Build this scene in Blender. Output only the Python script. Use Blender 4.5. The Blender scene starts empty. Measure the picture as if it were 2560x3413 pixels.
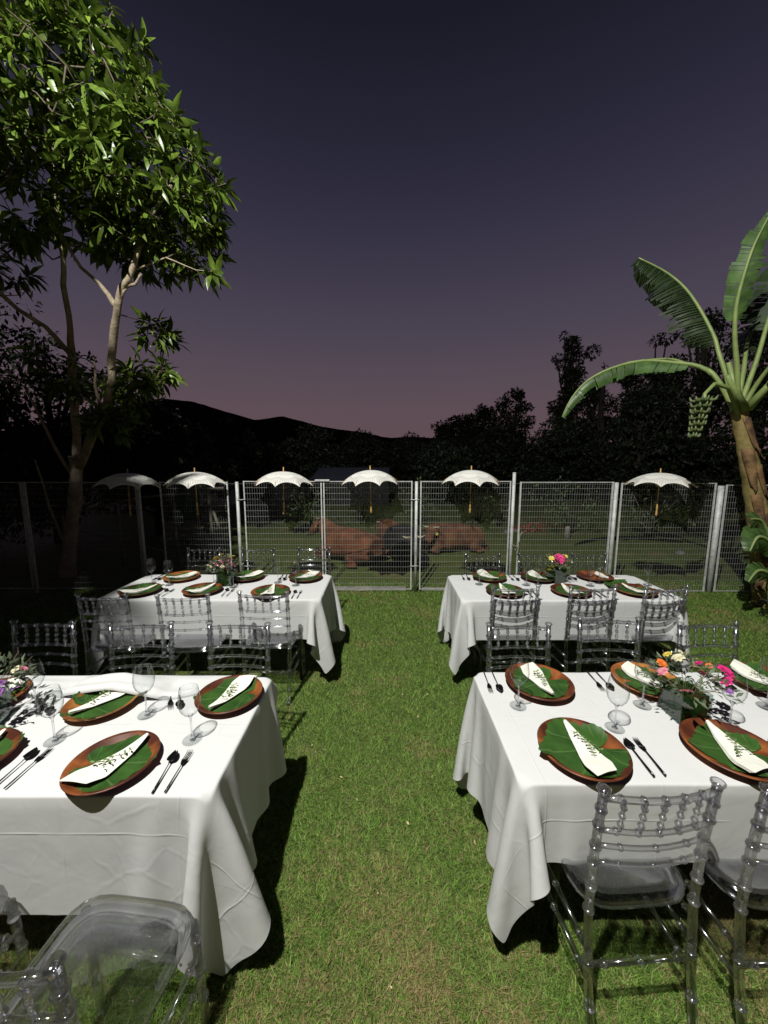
import bpy, math, random
import numpy as np
from mathutils import Vector, Matrix, noise as mnoise

random.seed(11)
RNG = np.random.default_rng(7)
PI = math.pi
sc = bpy.context.scene
C = sc.collection

# ------------------------------------------------------------------ camera
cam_d = bpy.data.cameras.new('camera')
cam_d.sensor_fit = 'VERTICAL'; cam_d.sensor_height = 24.0
cam_d.lens = 24.0 * 1227.0 / 3413.0
cam_d.clip_start = 0.05; cam_d.clip_end = 2000
cam = bpy.data.objects.new('camera', cam_d); C.objects.link(cam)
cam.location = (0, 0, 1.86)
cam.rotation_euler = (math.radians(90 - 7.6), 0, 0)
sc.camera = cam

# ------------------------------------------------------------------ dusk sky
world = bpy.data.worlds.new("World"); sc.world = world; world.use_nodes = True
wt = world.node_tree; wt.nodes.clear()
wo = wt.nodes.new('ShaderNodeOutputWorld'); wb = wt.nodes.new('ShaderNodeBackground')
wc = wt.nodes.new('ShaderNodeTexCoord'); ws = wt.nodes.new('ShaderNodeSeparateXYZ')
wr = wt.nodes.new('ShaderNodeValToRGB')
stops = [(0.0, (.105, .066, .076)), (.12, (.100, .066, .079)), (.22, (.080, .060, .078)), (.33, (.057, .047, .071)),
         (.495, (.031, .028, .049)), (.61, (.0175, .0168, .031)), (.72, (.0092, .0094, .0175)), (1.0, (.007, .007, .014))]
el = wr.color_ramp.elements
while len(el) < len(stops): el.new(.5)
for e, (p, c) in zip(el, stops): e.position = p; e.color = (*c, 1)
wt.links.new(wc.outputs['Generated'], ws.inputs[0]); wt.links.new(ws.outputs['Z'], wr.inputs[0])
wt.links.new(wr.outputs[0], wb.inputs[0])
# the afterglow lies ahead; the eastern sky behind the house is already darker
wm = wt.nodes.new('ShaderNodeMapRange'); wm.inputs[1].default_value = -.6; wm.inputs[2].default_value = .35; wm.inputs[3].default_value = .35; wm.inputs[4].default_value = 1.0
wt.links.new(ws.outputs['Y'], wm.inputs[0]); wt.links.new(wm.outputs[0], wb.inputs[1])
wt.links.new(wb.outputs[0], wo.inputs[0])

# ------------------------------------------------------------------ the floodlight on the house behind the photographer
ld = bpy.data.lights.new('flood_lamp', 'POINT'); ld.energy = 3700; ld.shadow_soft_size = .055; ld.color = (1.0, .99, .93)
lamp = bpy.data.objects.new('flood_lamp', ld); C.objects.link(lamp); lamp.location = (-1.6, -1.3, 8.2)

vs = sc.view_settings
vs.view_transform = 'Standard'; vs.look = 'None'; vs.exposure = 0.2; vs.gamma = 1.0; vs.use_curve_mapping = False
cy = sc.cycles
cy.max_bounces = 12; cy.diffuse_bounces = 3; cy.glossy_bounces = 4; cy.transmission_bounces = 10
cy.transparent_max_bounces = 40; cy.caustics_reflective = False; cy.caustics_refractive = False
cy.sample_clamp_indirect = 2.0; cy.use_denoising = True; cy.blur_glossy = .5
try: cy.denoiser = 'OPENIMAGEDENOISE'
except Exception: pass

# ------------------------------------------------------------------ materials
MATS = {}
def newmat(name):
    m = bpy.data.materials.new(name); m.use_nodes = True; m.node_tree.nodes.clear(); MATS[name] = m
    return m, m.node_tree.nodes, m.node_tree.links
def N(nodes, typ, **kw):
    n = nodes.new(typ)
    for k, v in kw.items(): setattr(n, k, v)
    return n
def mixcol(nt, L, fac, a, b, mode='MIX'):
    m = nt.new('ShaderNodeMix'); m.data_type = 'RGBA'; m.blend_type = mode
    for sock, v in ((m.inputs[0], fac), (m.inputs[6], a), (m.inputs[7], b)):
        if hasattr(v, 'default_value') or hasattr(v, 'links'): L.new(v, sock)
        elif isinstance(v, tuple): sock.default_value = (*v, 1)
        else: sock.default_value = v
    return m.outputs[2]
def mat(name, col, rough=.6, metal=0.0, vary=.25, scale=6.0, col2=None, bump=0.0, bscale=80.0, spec=.5, island=0.0, transl=0.0, detail=5.0):
    m, nt, L = newmat(name)
    out = N(nt, 'ShaderNodeOutputMaterial'); p = N(nt, 'ShaderNodeBsdfPrincipled')
    tc = N(nt, 'ShaderNodeTexCoord'); nz = N(nt, 'ShaderNodeTexNoise')
    nz.inputs['Scale'].default_value = scale; nz.inputs['Detail'].default_value = detail; nz.inputs['Roughness'].default_value = .65
    L.new(tc.outputs['Object'], nz.inputs['Vector'])
    c2 = col2 or tuple(c * (1 - vary) for c in col)
    c1 = col if col2 else tuple(min(1, c * (1 + vary * .6)) for c in col)
    rp = N(nt, 'ShaderNodeMapRange'); rp.inputs[1].default_value = .36; rp.inputs[2].default_value = .64
    L.new(nz.outputs['Fac'], rp.inputs[0])
    cc = mixcol(nt, L, rp.outputs[0], c2, c1)
    if island:
        g = N(nt, 'ShaderNodeNewGeometry')
        mr = N(nt, 'ShaderNodeMapRange'); mr.inputs[3].default_value = 1 - island; mr.inputs[4].default_value = 1 + island
        L.new(g.outputs['Random Per Island'], mr.inputs[0])
        vm = N(nt, 'ShaderNodeVectorMath', operation='SCALE'); L.new(cc, vm.inputs[0]); L.new(mr.outputs[0], vm.inputs['Scale'])
        cc = vm.outputs[0]
    L.new(cc, p.inputs['Base Color'])
    p.inputs['Roughness'].default_value = rough; p.inputs['Metallic'].default_value = metal
    p.inputs['Specular IOR Level'].default_value = spec
    if bump:
        n2 = N(nt, 'ShaderNodeTexNoise'); n2.inputs['Scale'].default_value = bscale; n2.inputs['Detail'].default_value = 6
        L.new(tc.outputs['Object'], n2.inputs['Vector'])
        b = N(nt, 'ShaderNodeBump'); b.inputs['Strength'].default_value = bump; b.inputs['Distance'].default_value = .01
        L.new(n2.outputs['Fac'], b.inputs['Height']); L.new(b.outputs[0], p.inputs['Normal'])
    if transl:
        t = N(nt, 'ShaderNodeBsdfTranslucent'); L.new(cc, t.inputs[0])
        mx = N(nt, 'ShaderNodeMixShader'); mx.inputs[0].default_value = transl
        L.new(p.outputs[0], mx.inputs[1]); L.new(t.outputs[0], mx.inputs[2]); L.new(mx.outputs[0], out.inputs[0])
    else:
        L.new(p.outputs[0], out.inputs[0])
    return m

def acrylic():
    m, nt, L = newmat('clear_acrylic')
    out = N(nt, 'ShaderNodeOutputMaterial')
    t = N(nt, 'ShaderNodeBsdfTransparent'); t.inputs[0].default_value = (.955, .955, .965, 1)
    g = N(nt, 'ShaderNodeBsdfGlass'); g.inputs['IOR'].default_value = 1.42; g.inputs['Roughness'].default_value = .03
    g.inputs[0].default_value = (.97, .97, .985, 1)
    gl = N(nt, 'ShaderNodeBsdfGlossy'); gl.inputs['Roughness'].default_value = .12; gl.inputs[0].default_value = (.95, .95, 1, 1)
    m1 = N(nt, 'ShaderNodeMixShader'); m1.inputs[0].default_value = .24
    m2 = N(nt, 'ShaderNodeMixShader'); lw = N(nt, 'ShaderNodeLayerWeight'); lw.inputs[0].default_value = .32
    mm = N(nt, 'ShaderNodeMath', operation='MULTIPLY_ADD'); mm.inputs[1].default_value = .6; mm.inputs[2].default_value = .045
    L.new(lw.outputs['Fresnel'], mm.inputs[0]); L.new(mm.outputs[0], m2.inputs[0])
    L.new(t.outputs[0], m1.inputs[1]); L.new(g.outputs[0], m1.inputs[2])
    L.new(m1.outputs[0], m2.inputs[1]); L.new(gl.outputs[0], m2.inputs[2]); L.new(m2.outputs[0], out.inputs[0])
    return m
def thinglass(name, col=(.97, .98, .98), edge=(.04, .045, .05)):
    m, nt, L = newmat(name)
    out = N(nt, 'ShaderNodeOutputMaterial')
    lw = N(nt, 'ShaderNodeLayerWeight'); lw.inputs[0].default_value = .5
    pw = N(nt, 'ShaderNodeMath', operation='POWER'); pw.inputs[1].default_value = 3.6
    L.new(lw.outputs['Facing'], pw.inputs[0])
    t = N(nt, 'ShaderNodeBsdfTransparent'); L.new(mixcol(nt, L, pw.outputs[0], col, edge), t.inputs[0])
    gl = N(nt, 'ShaderNodeBsdfGlossy'); gl.inputs['Roughness'].default_value = .035
    mx = N(nt, 'ShaderNodeMixShader'); m2 = N(nt, 'ShaderNodeMath', operation='MULTIPLY_ADD'); m2.inputs[1].default_value = .45; m2.inputs[2].default_value = .06
    L.new(pw.outputs[0], m2.inputs[0]); L.new(m2.outputs[0], mx.inputs[0])
    L.new(t.outputs[0], mx.inputs[1]); L.new(gl.outputs[0], mx.inputs[2]); L.new(mx.outputs[0], out.inputs[0])
    return m
def wood(name, a, b, c):
    m, nt, L = newmat(name)
    out = N(nt, 'ShaderNodeOutputMaterial'); p = N(nt, 'ShaderNodeBsdfPrincipled')
    tc = N(nt, 'ShaderNodeTexCoord'); mp = N(nt, 'ShaderNodeMapping'); mp.inputs['Scale'].default_value = (3, 22, 8)
    L.new(tc.outputs['Object'], mp.inputs[0])
    w = N(nt, 'ShaderNodeTexWave'); w.inputs['Scale'].default_value = .7; w.inputs['Distortion'].default_value = 7; w.inputs['Detail'].default_value = 3
    L.new(mp.outputs[0], w.inputs['Vector'])
    n = N(nt, 'ShaderNodeTexNoise'); n.inputs['Scale'].default_value = 7; n.inputs['Detail'].default_value = 3; L.new(tc.outputs['Object'], n.inputs['Vector'])
    r = N(nt, 'ShaderNodeMapRange'); r.inputs[1].default_value = .4; r.inputs[2].default_value = .6; L.new(n.outputs['Fac'], r.inputs[0])
    c1 = mixcol(nt, L, w.outputs['Fac'], a, b); c2 = mixcol(nt, L, r.outputs[0], c1, c)
    oi = N(nt, 'ShaderNodeObjectInfo'); mr = N(nt, 'ShaderNodeMapRange'); mr.inputs[3].default_value = .75; mr.inputs[4].default_value = 1.25
    L.new(oi.outputs['Random'], mr.inputs[0])
    vm = N(nt, 'ShaderNodeVectorMath', operation='SCALE'); L.new(c2, vm.inputs[0]); L.new(mr.outputs[0], vm.inputs['Scale'])
    L.new(vm.outputs[0], p.inputs['Base Color']); p.inputs['Roughness'].default_value = .38
    L.new(p.outputs[0], out.inputs[0]); return m
def clothmat():
    m, nt, L = newmat('white_cloth')
    out = N(nt, 'ShaderNodeOutputMaterial'); p = N(nt, 'ShaderNodeBsdfPrincipled')
    uv = N(nt, 'ShaderNodeUVMap'); sp = N(nt, 'ShaderNodeSeparateXYZ')
    nz = N(nt, 'ShaderNodeTexNoise'); nz.inputs['Scale'].default_value = 3.0; nz.inputs['Detail'].default_value = 3
    L.new(uv.outputs[0], nz.inputs['Vector'])
    ad = N(nt, 'ShaderNodeVectorMath', operation='MULTIPLY_ADD'); ad.inputs[1].default_value = (.016, .016, 0)
    L.new(nz.outputs['Color'], ad.inputs[0]); L.new(uv.outputs[0], ad.inputs[2]); L.new(ad.outputs[0], sp.inputs[0])
    hs = []
    for ax, per in (('X', .41), ('Y', .47)):
        pp = N(nt, 'ShaderNodeMath', operation='PINGPONG'); pp.inputs[1].default_value = per / 2; L.new(sp.outputs[ax], pp.inputs[0])
        mr = N(nt, 'ShaderNodeMapRange', interpolation_type='SMOOTHERSTEP'); mr.inputs[1].default_value = 0; mr.inputs[2].default_value = .006
        mr.inputs[3].default_value = 1; mr.inputs[4].default_value = 0; L.new(pp.outputs[0], mr.inputs[0]); hs.append(mr.outputs[0])
    a0 = N(nt, 'ShaderNodeMath', operation='ADD'); L.new(hs[0], a0.inputs[0]); L.new(hs[1], a0.inputs[1])
    n8 = N(nt, 'ShaderNodeTexNoise'); n8.inputs['Scale'].default_value = 4.5; L.new(uv.outputs[0], n8.inputs['Vector'])
    m8 = N(nt, 'ShaderNodeMapRange'); m8.inputs[1].default_value = .38; m8.inputs[2].default_value = .66; m8.inputs[4].default_value = .5; L.new(n8.outputs['Fac'], m8.inputs[0])
    a = N(nt, 'ShaderNodeMath', operation='MULTIPLY'); L.new(a0.outputs[0], a.inputs[0]); L.new(m8.outputs[0], a.inputs[1])
    n2 = N(nt, 'ShaderNodeTexNoise'); n2.inputs['Scale'].default_value = 5; n2.inputs['Detail'].default_value = 3; n2.inputs['Distortion'].default_value = .4
    L.new(uv.outputs[0], n2.inputs['Vector'])
    m3 = N(nt, 'ShaderNodeMath', operation='MULTIPLY_ADD'); m3.inputs[1].default_value = 1.8; L.new(n2.outputs['Fac'], m3.inputs[0])
    vr = N(nt, 'ShaderNodeTexVoronoi'); vr.feature = 'DISTANCE_TO_EDGE'; vr.inputs['Scale'].default_value = 5.5
    nd = N(nt, 'ShaderNodeVectorMath', operation='MULTIPLY_ADD'); nd.inputs[1].default_value = (.22, .22, 0); L.new(nz.outputs['Color'], nd.inputs[0]); L.new(uv.outputs[0], nd.inputs[2]); L.new(nd.outputs[0], vr.inputs['Vector'])
    vq = N(nt, 'ShaderNodeMapRange', interpolation_type='SMOOTHSTEP'); vq.inputs[1].default_value = 0; vq.inputs[2].default_value = .07; vq.inputs[3].default_value = .28; vq.inputs[4].default_value = 0; L.new(vr.outputs['Distance'], vq.inputs[0])
    n6 = N(nt, 'ShaderNodeTexNoise'); n6.inputs['Scale'].default_value = 2.0; L.new(uv.outputs[0], n6.inputs['Vector'])
    n7 = N(nt, 'ShaderNodeMapRange'); n7.inputs[1].default_value = .45; n7.inputs[2].default_value = .65; L.new(n6.outputs['Fac'], n7.inputs[0])
    vm_ = N(nt, 'ShaderNodeMath', operation='MULTIPLY'); L.new(vq.outputs[0], vm_.inputs[0]); L.new(n7.outputs[0], vm_.inputs[1])
    va = N(nt, 'ShaderNodeMath', operation='ADD'); L.new(vm_.outputs[0], va.inputs[0]); L.new(a.outputs[0], va.inputs[1]); L.new(va.outputs[0], m3.inputs[2])
    b = N(nt, 'ShaderNodeBump'); b.inputs['Strength'].default_value = .75; b.inputs['Distance'].default_value = .0032
    L.new(m3.outputs[0], b.inputs['Height']); L.new(b.outputs[0], p.inputs['Normal'])
    n4 = N(nt, 'ShaderNodeTexNoise'); n4.inputs['Scale'].default_value = 3.2; n4.inputs['Detail'].default_value = 8; n4.inputs['Roughness'].default_value = .7; L.new(uv.outputs[0], n4.inputs['Vector'])
    L.new(mixcol(nt, L, n4.outputs['Fac'], (.64, .65, .645), (.70, .70, .70)), p.inputs['Base Color'])
    p.inputs['Roughness'].default_value = .85; p.inputs['Specular IOR Level'].default_value = .15
    tl = N(nt, 'ShaderNodeBsdfTranslucent'); tl.inputs[0].default_value = (.7, .7, .68, 1)
    mx = N(nt, 'ShaderNodeMixShader'); mx.inputs[0].default_value = .07
    L.new(p.outputs[0], mx.inputs[1]); L.new(tl.outputs[0], mx.inputs[2]); L.new(mx.outputs[0], out.inputs[0])
    return m
def grassmat(name, g1, g2, dry, blades):
    m, nt, L = newmat(name)
    out = N(nt, 'ShaderNodeOutputMaterial'); p = N(nt, 'ShaderNodeBsdfPrincipled')
    g = N(nt, 'ShaderNodeNewGeometry')
    n1 = N(nt, 'ShaderNodeTexNoise'); n1.inputs['Scale'].default_value = 1.3; n1.inputs['Detail'].default_value = 6; n1.inputs['Roughness'].default_value = .7
    n2 = N(nt, 'ShaderNodeTexNoise'); n2.inputs['Scale'].default_value = 14; n2.inputs['Detail'].default_value = 8; n2.inputs['Roughness'].default_value = .75
    for n in (n1, n2): L.new(g.outputs['Position'], n.inputs['Vector'])
    r1 = N(nt, 'ShaderNodeMapRange'); r1.inputs[1].default_value = .52; r1.inputs[2].default_value = .64; r1.inputs[4].default_value = .5; L.new(n1.outputs['Fac'], r1.inputs[0])
    r2 = N(nt, 'ShaderNodeMapRange'); r2.inputs[1].default_value = .35; r2.inputs[2].default_value = .65; L.new(n2.outputs['Fac'], r2.inputs[0])
    # the worn, drier strip nearest the house
    sp = N(nt, 'ShaderNodeSeparateXYZ'); L.new(g.outputs['Position'], sp.inputs[0])
    r3 = N(nt, 'ShaderNodeMapRange'); r3.inputs[1].default_value = 2.2; r3.inputs[2].default_value = .7; L.new(sp.outputs['Y'], r3.inputs[0])
    r4 = N(nt, 'ShaderNodeMath', operation='MULTIPLY_ADD'); r4.inputs[1].default_value = .35; L.new(r3.outputs[0], r4.inputs[0])
    r5 = N(nt, 'ShaderNodeMapRange'); r5.inputs[1].default_value = .40; r5.inputs[2].default_value = .62; L.new(n1.outputs['Fac'], r5.inputs[0])
    r6 = N(nt, 'ShaderNodeMath', operation='MULTIPLY'); L.new(r5.outputs[0], r6.inputs[0]); L.new(r3.outputs[0], r6.inputs[1])
    r7 = N(nt, 'ShaderNodeMath', operation='MAXIMUM'); L.new(r6.outputs[0], r7.inputs[0]); L.new(r1.outputs[0], r7.inputs[1])
    r8 = N(nt, 'ShaderNodeMath', operation='MULTIPLY'); r8.inputs[1].default_value = 1.0; L.new(r7.outputs[0], r8.inputs[0])
    c = mixcol(nt, L, r2.outputs[0], g1, g2)
    if blades:
        mr = N(nt, 'ShaderNodeMapRange'); mr.inputs[3].default_value = .45; mr.inputs[4].default_value = 1.55; L.new(g.outputs['Random Per Island'], mr.inputs[0])
        vm = N(nt, 'ShaderNodeVectorMath', operation='SCALE'); L.new(c, vm.inputs[0]); L.new(mr.outputs[0], vm.inputs['Scale']); c = vm.outputs[0]
        mg = N(nt, 'ShaderNodeMath', operation='MULTIPLY_ADD'); mg.inputs[1].default_value = 7.31; L.new(g.outputs['Random Per Island'], mg.inputs[0])
        fr = N(nt, 'ShaderNodeMath', operation='FRACT'); L.new(mg.outputs[0], fr.inputs[0])
        gt = N(nt, 'ShaderNodeMath', operation='LESS_THAN'); L.new(fr.outputs[0], gt.inputs[0])
        mm = N(nt, 'ShaderNodeMath', operation='MAXIMUM'); mm.inputs[1].default_value = .02; L.new(r8.outputs[0], mm.inputs[0]); L.new(mm.outputs[0], gt.inputs[1])
        c = mixcol(nt, L, gt.outputs[0], c, dry)
    else:
        c = mixcol(nt, L, r8.outputs[0], c, dry)
    L.new(c, p.inputs['Base Color']); p.inputs['Roughness'].default_value = .6; p.inputs['Specular IOR Level'].default_value = .25
    if not blades:
        b = N(nt, 'ShaderNodeBump'); b.inputs['Strength'].default_value = 1; b.inputs['Distance'].default_value = .02
        n5 = N(nt, 'ShaderNodeTexNoise'); n5.inputs['Scale'].default_value = 60; n5.inputs['Detail'].default_value = 6; L.new(g.outputs['Position'], n5.inputs['Vector'])
        L.new(n5.outputs['Fac'], b.inputs['Height']); L.new(b.outputs[0], p.inputs['Normal'])
    t = N(nt, 'ShaderNodeBsdfTranslucent'); L.new(c, t.inputs[0]); mx = N(nt, 'ShaderNodeMixShader'); mx.inputs[0].default_value = .3 if blades else 0
    L.new(p.outputs[0], mx.inputs[1]); L.new(t.outputs[0], mx.inputs[2]); L.new(mx.outputs[0], out.inputs[0])
    return m
def lacemat():
    m, nt, L = newmat('white_lace')
    out = N(nt, 'ShaderNodeOutputMaterial'); p = N(nt, 'ShaderNodeBsdfPrincipled')
    uv = N(nt, 'ShaderNodeUVMap'); sp = N(nt, 'ShaderNodeSeparateXYZ'); L.new(uv.outputs[0], sp.inputs[0])
    def math2(op, a, b=None, c=None):
        n = N(nt, 'ShaderNodeMath', operation=op)
        for i, v in enumerate((a, b, c)):
            if v is None: continue
            if isinstance(v, (int, float)): n.inputs[i].default_value = v
            else: L.new(v, n.inputs[i])
        return n.outputs[0]
    u, v = sp.outputs['X'], sp.outputs['Y']          # u counts panels 0..8, v runs 0 (crown) to 1 (hem)
    arch = math2('ABSOLUTE', math2('SINE', math2('MULTIPLY', u, PI)))          # one arch a panel
    def band(centre, amp, width, arc):
        cen = math2('MULTIPLY_ADD', arc, amp, centre)
        d = math2('ABSOLUTE', math2('SUBTRACT', v, cen))
        return math2('LESS_THAN', d, width)
    arch2 = math2('ABSOLUTE', math2('SINE', math2('MULTIPLY', u, PI * 2)))
    b1 = band(.44, .05, .014, arch2); b2 = band(.66, .10, .015, arch); b3 = band(.72, .10, .012, arch)
    rays = math2('GREATER_THAN', math2('ABSOLUTE', math2('SINE', math2('MULTIPLY', u, PI * 9))), .90)
    inz = math2('MULTIPLY', math2('GREATER_THAN', v, math2('MULTIPLY_ADD', arch, .10, .74)), math2('LESS_THAN', v, .93))
    fan = math2('MULTIPLY', rays, inz)
    cn = N(nt, 'ShaderNodeTexVoronoi'); cn.inputs['Scale'].default_value = 9; L.new(uv.outputs[0], cn.inputs['Vector'])
    holes = math2('MULTIPLY', math2('LESS_THAN', cn.outputs['Distance'], .10), .7)
    tot = math2('MINIMUM', math2('ADD', math2('ADD', math2('ADD', b1, b2), math2('ADD', b3, fan)), holes), 1.0)
    L.new(mixcol(nt, L, tot, (.94, .93, .88), (.70, .69, .65)), p.inputs['Base Color']); p.inputs['Roughness'].default_value = .9
    t = N(nt, 'ShaderNodeBsdfTransparent'); tl = N(nt, 'ShaderNodeBsdfTranslucent'); tl.inputs[0].default_value = (.75, .74, .7, 1)
    mx = N(nt, 'ShaderNodeMixShader'); mx.inputs[0].default_value = .22; L.new(p.outputs[0], mx.inputs[1]); L.new(tl.outputs[0], mx.inputs[2])
    m2 = N(nt, 'ShaderNodeMixShader'); L.new(math2('MULTIPLY_ADD', tot, .18, .0), m2.inputs[0]); L.new(mx.outputs[0], m2.inputs[1]); L.new(t.outputs[0], m2.inputs[2])
    L.new(m2.outputs[0], out.inputs[0]); return m
def leafmat(name, a, b, vein, rough=.42, transl=.22, island=.35):
    m = mat(name, a, rough, 0, col2=b, scale=9, island=island, transl=transl, spec=.5)
    return m

M_ACR = acrylic(); M_GLASS = thinglass('wine_glass_clear'); M_VASE = thinglass('vase_glass', (.80, .84, .82), (.25, .3, .28))
M_CLOTH = clothmat(); M_LACE = lacemat()
M_PLATE = wood('acacia_wood', (.25, .080, .022), (.14, .038, .012), (.06, .016, .008))
M_PLATE2 = wood('honey_wood', (.46, .19, .045), (.36, .13, .03), (.22, .07, .02))
M_NAP = mat('cream_linen', (.78, .77, .69), .9, vary=.05, scale=20, bump=.25, bscale=25, spec=.1)
M_BLACK = mat('black_cutlery', (.035, .033, .035), .22, .85, vary=.2, scale=40)
def veinleaf():
    m = leafmat('plate_leaf', (.045, .11, .020), (.020, .058, .011), None, .38, .05, .1); nt = m.node_tree.nodes; L = m.node_tree.links
    tc = N(nt, 'ShaderNodeTexCoord'); sp = N(nt, 'ShaderNodeSeparateXYZ'); L.new(tc.outputs['Object'], sp.inputs[0])
    ad = N(nt, 'ShaderNodeMath', operation='ADD'); ad.inputs[1].default_value = .075; L.new(sp.outputs['Y'], ad.inputs[0])
    at = N(nt, 'ShaderNodeMath', operation='ARCTAN2'); L.new(sp.outputs['X'], at.inputs[0]); L.new(ad.outputs[0], at.inputs[1])
    mu = N(nt, 'ShaderNodeMath', operation='MULTIPLY'); mu.inputs[1].default_value = 5.2; L.new(at.outputs[0], mu.inputs[0])
    si = N(nt, 'ShaderNodeMath', operation='SINE'); L.new(mu.outputs[0], si.inputs[0]); ab = N(nt, 'ShaderNodeMath', operation='ABSOLUTE'); L.new(si.outputs[0], ab.inputs[0])
    mr = N(nt, 'ShaderNodeMapRange'); mr.inputs[1].default_value = .05; mr.inputs[2].default_value = .16; mr.inputs[3].default_value = .6; mr.inputs[4].default_value = 0; L.new(ab.outputs[0], mr.inputs[0])
    p = [n for n in nt if n.type == 'BSDF_PRINCIPLED'][0]; src = p.inputs['Base Color'].links[0].from_socket
    L.new(mixcol(nt, L, mr.outputs[0], src, (.10, .18, .05)), p.inputs['Base Color']); return m
M_PLEAF = veinleaf()
M_SPRIG = mat('sprig_green', (.14, .23, .07), .6, vary=.3, scale=60)
M_STEM = mat('twig_brown', (.16, .12, .06), .8)
M_GALV = mat('galvanised_steel', (.58, .59, .58), .55, .1, vary=.25, scale=12, bump=.1, bscale=60)
M_WIRE = mat('galvanised_wire', (.32, .33, .31), .6, .1, vary=.2, scale=8)
M_BARK = mat('pale_bark', (.46, .38, .27), .85, col2=(.24, .19, .13), scale=9, bump=.8, bscale=30)
M_DBARK = mat('dark_bark', (.035, .028, .02), .9, vary=.4, scale=6, bump=.5)
M_TWIG = mat('twig_bark', (.10, .08, .055), .9)
M_LEAF = leafmat('glossy_tree_leaf', (.15, .215, .028), (.045, .09, .013), None, .34, .2, .6)
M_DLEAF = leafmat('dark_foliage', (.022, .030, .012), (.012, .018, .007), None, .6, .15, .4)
M_BUSH = leafmat('bush_foliage', (.13, .19, .07), (.06, .10, .035), None, .6, .15, .4)
M_BAN = leafmat('banana_leaf_green', (.10, .19, .05), (.05, .10, .025), None, .42, .25, .2)
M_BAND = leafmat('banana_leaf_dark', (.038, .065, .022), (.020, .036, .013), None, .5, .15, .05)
M_BRIB = mat('banana_rib', (.26, .33, .11), .5, col2=(.18, .25, .08), scale=8)
M_BTR = mat('banana_trunk', (.32, .25, .09), .7, col2=(.12, .09, .03), scale=4.5, bump=.5, bscale=14)
M_SHEATH = mat('dry_sheath', (.26, .15, .06), .8, col2=(.05, .025, .014), scale=7, bump=.5, bscale=40)
M_FRUIT = mat('unripe_banana', (.12, .16, .06), .5, vary=.3, scale=20)
M_BROWN = mat('brown_cowhide', (.19, .066, .024), .9, col2=(.07, .024, .010), scale=3.5, bump=.4, bscale=120)
M_TAN = mat('tan_cowhide', (.19, .082, .034), .9, col2=(.06, .022, .011), scale=3.5, bump=.4, bscale=120)
M_COWB = mat('black_cowhide', (.012, .010, .010), .7, vary=.3, scale=5, bump=.4, bscale=120)
M_HORN = mat('pale_horn', (.42, .36, .26), .5, scale=12)
M_TAG = mat('yellow_tag', (.75, .65, .15), .5)
M_WOODY = mat('bamboo_handle', (.58, .34, .11), .5, vary=.2, scale=30)
M_CONC = mat('pale_concrete', (.30, .29, .25), .9, vary=.3, scale=7, bump=.5, bscale=40)
M_TABW = mat('grey_plastic', (.30, .30, .30), .6); M_TLEG = mat('dark_steel', (.05, .05, .05), .5, .6)
M_ROOF = mat('blue_grey_roof', (.05, .055, .08), .6, vary=.2, scale=3); M_WALL = mat('dark_wall', (.025, .025, .025), .9)
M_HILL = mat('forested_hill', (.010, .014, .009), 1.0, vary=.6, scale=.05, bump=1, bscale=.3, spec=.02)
M_FORT = mat('forest_dark', (.03, .035, .02), .9, vary=.4)
M_SOIL = mat('garden_soil', (.06, .04, .03), .95, vary=.4, scale=4, bump=.8, bscale=30)
M_ROCK = mat('garden_rock', (.16, .15, .14), .9, vary=.4, scale=5, bump=.8, bscale=20)
M_TARP = mat('green_tarp', (.015, .10, .06), .6, vary=.4, scale=5); M_PALEW = mat('pale_timber', (.20, .18, .15), .85, vary=.3, scale=10)
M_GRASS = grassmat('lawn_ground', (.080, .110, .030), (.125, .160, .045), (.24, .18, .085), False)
M_BLADE = grassmat('lawn_blades', (.155, .270, .052), (.235, .360, .076), (.42, .33, .16), True)
PET = {k: mat('petal_' + k, c, .6, vary=.2, scale=50, transl=.2) for k, c in dict(magenta=(.72, .03, .22), pink=(.80, .30, .38), orange=(.85, .20, .03), yellow=(.80, .66, .12), violet=(.35, .14, .45), cream=(.78, .72, .50), red=(.62, .05, .08)).items()}
M_FOLI = leafmat('bouquet_foliage', (.13, .17, .09), (.06, .085, .045), None, .55, .15, .4)

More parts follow.
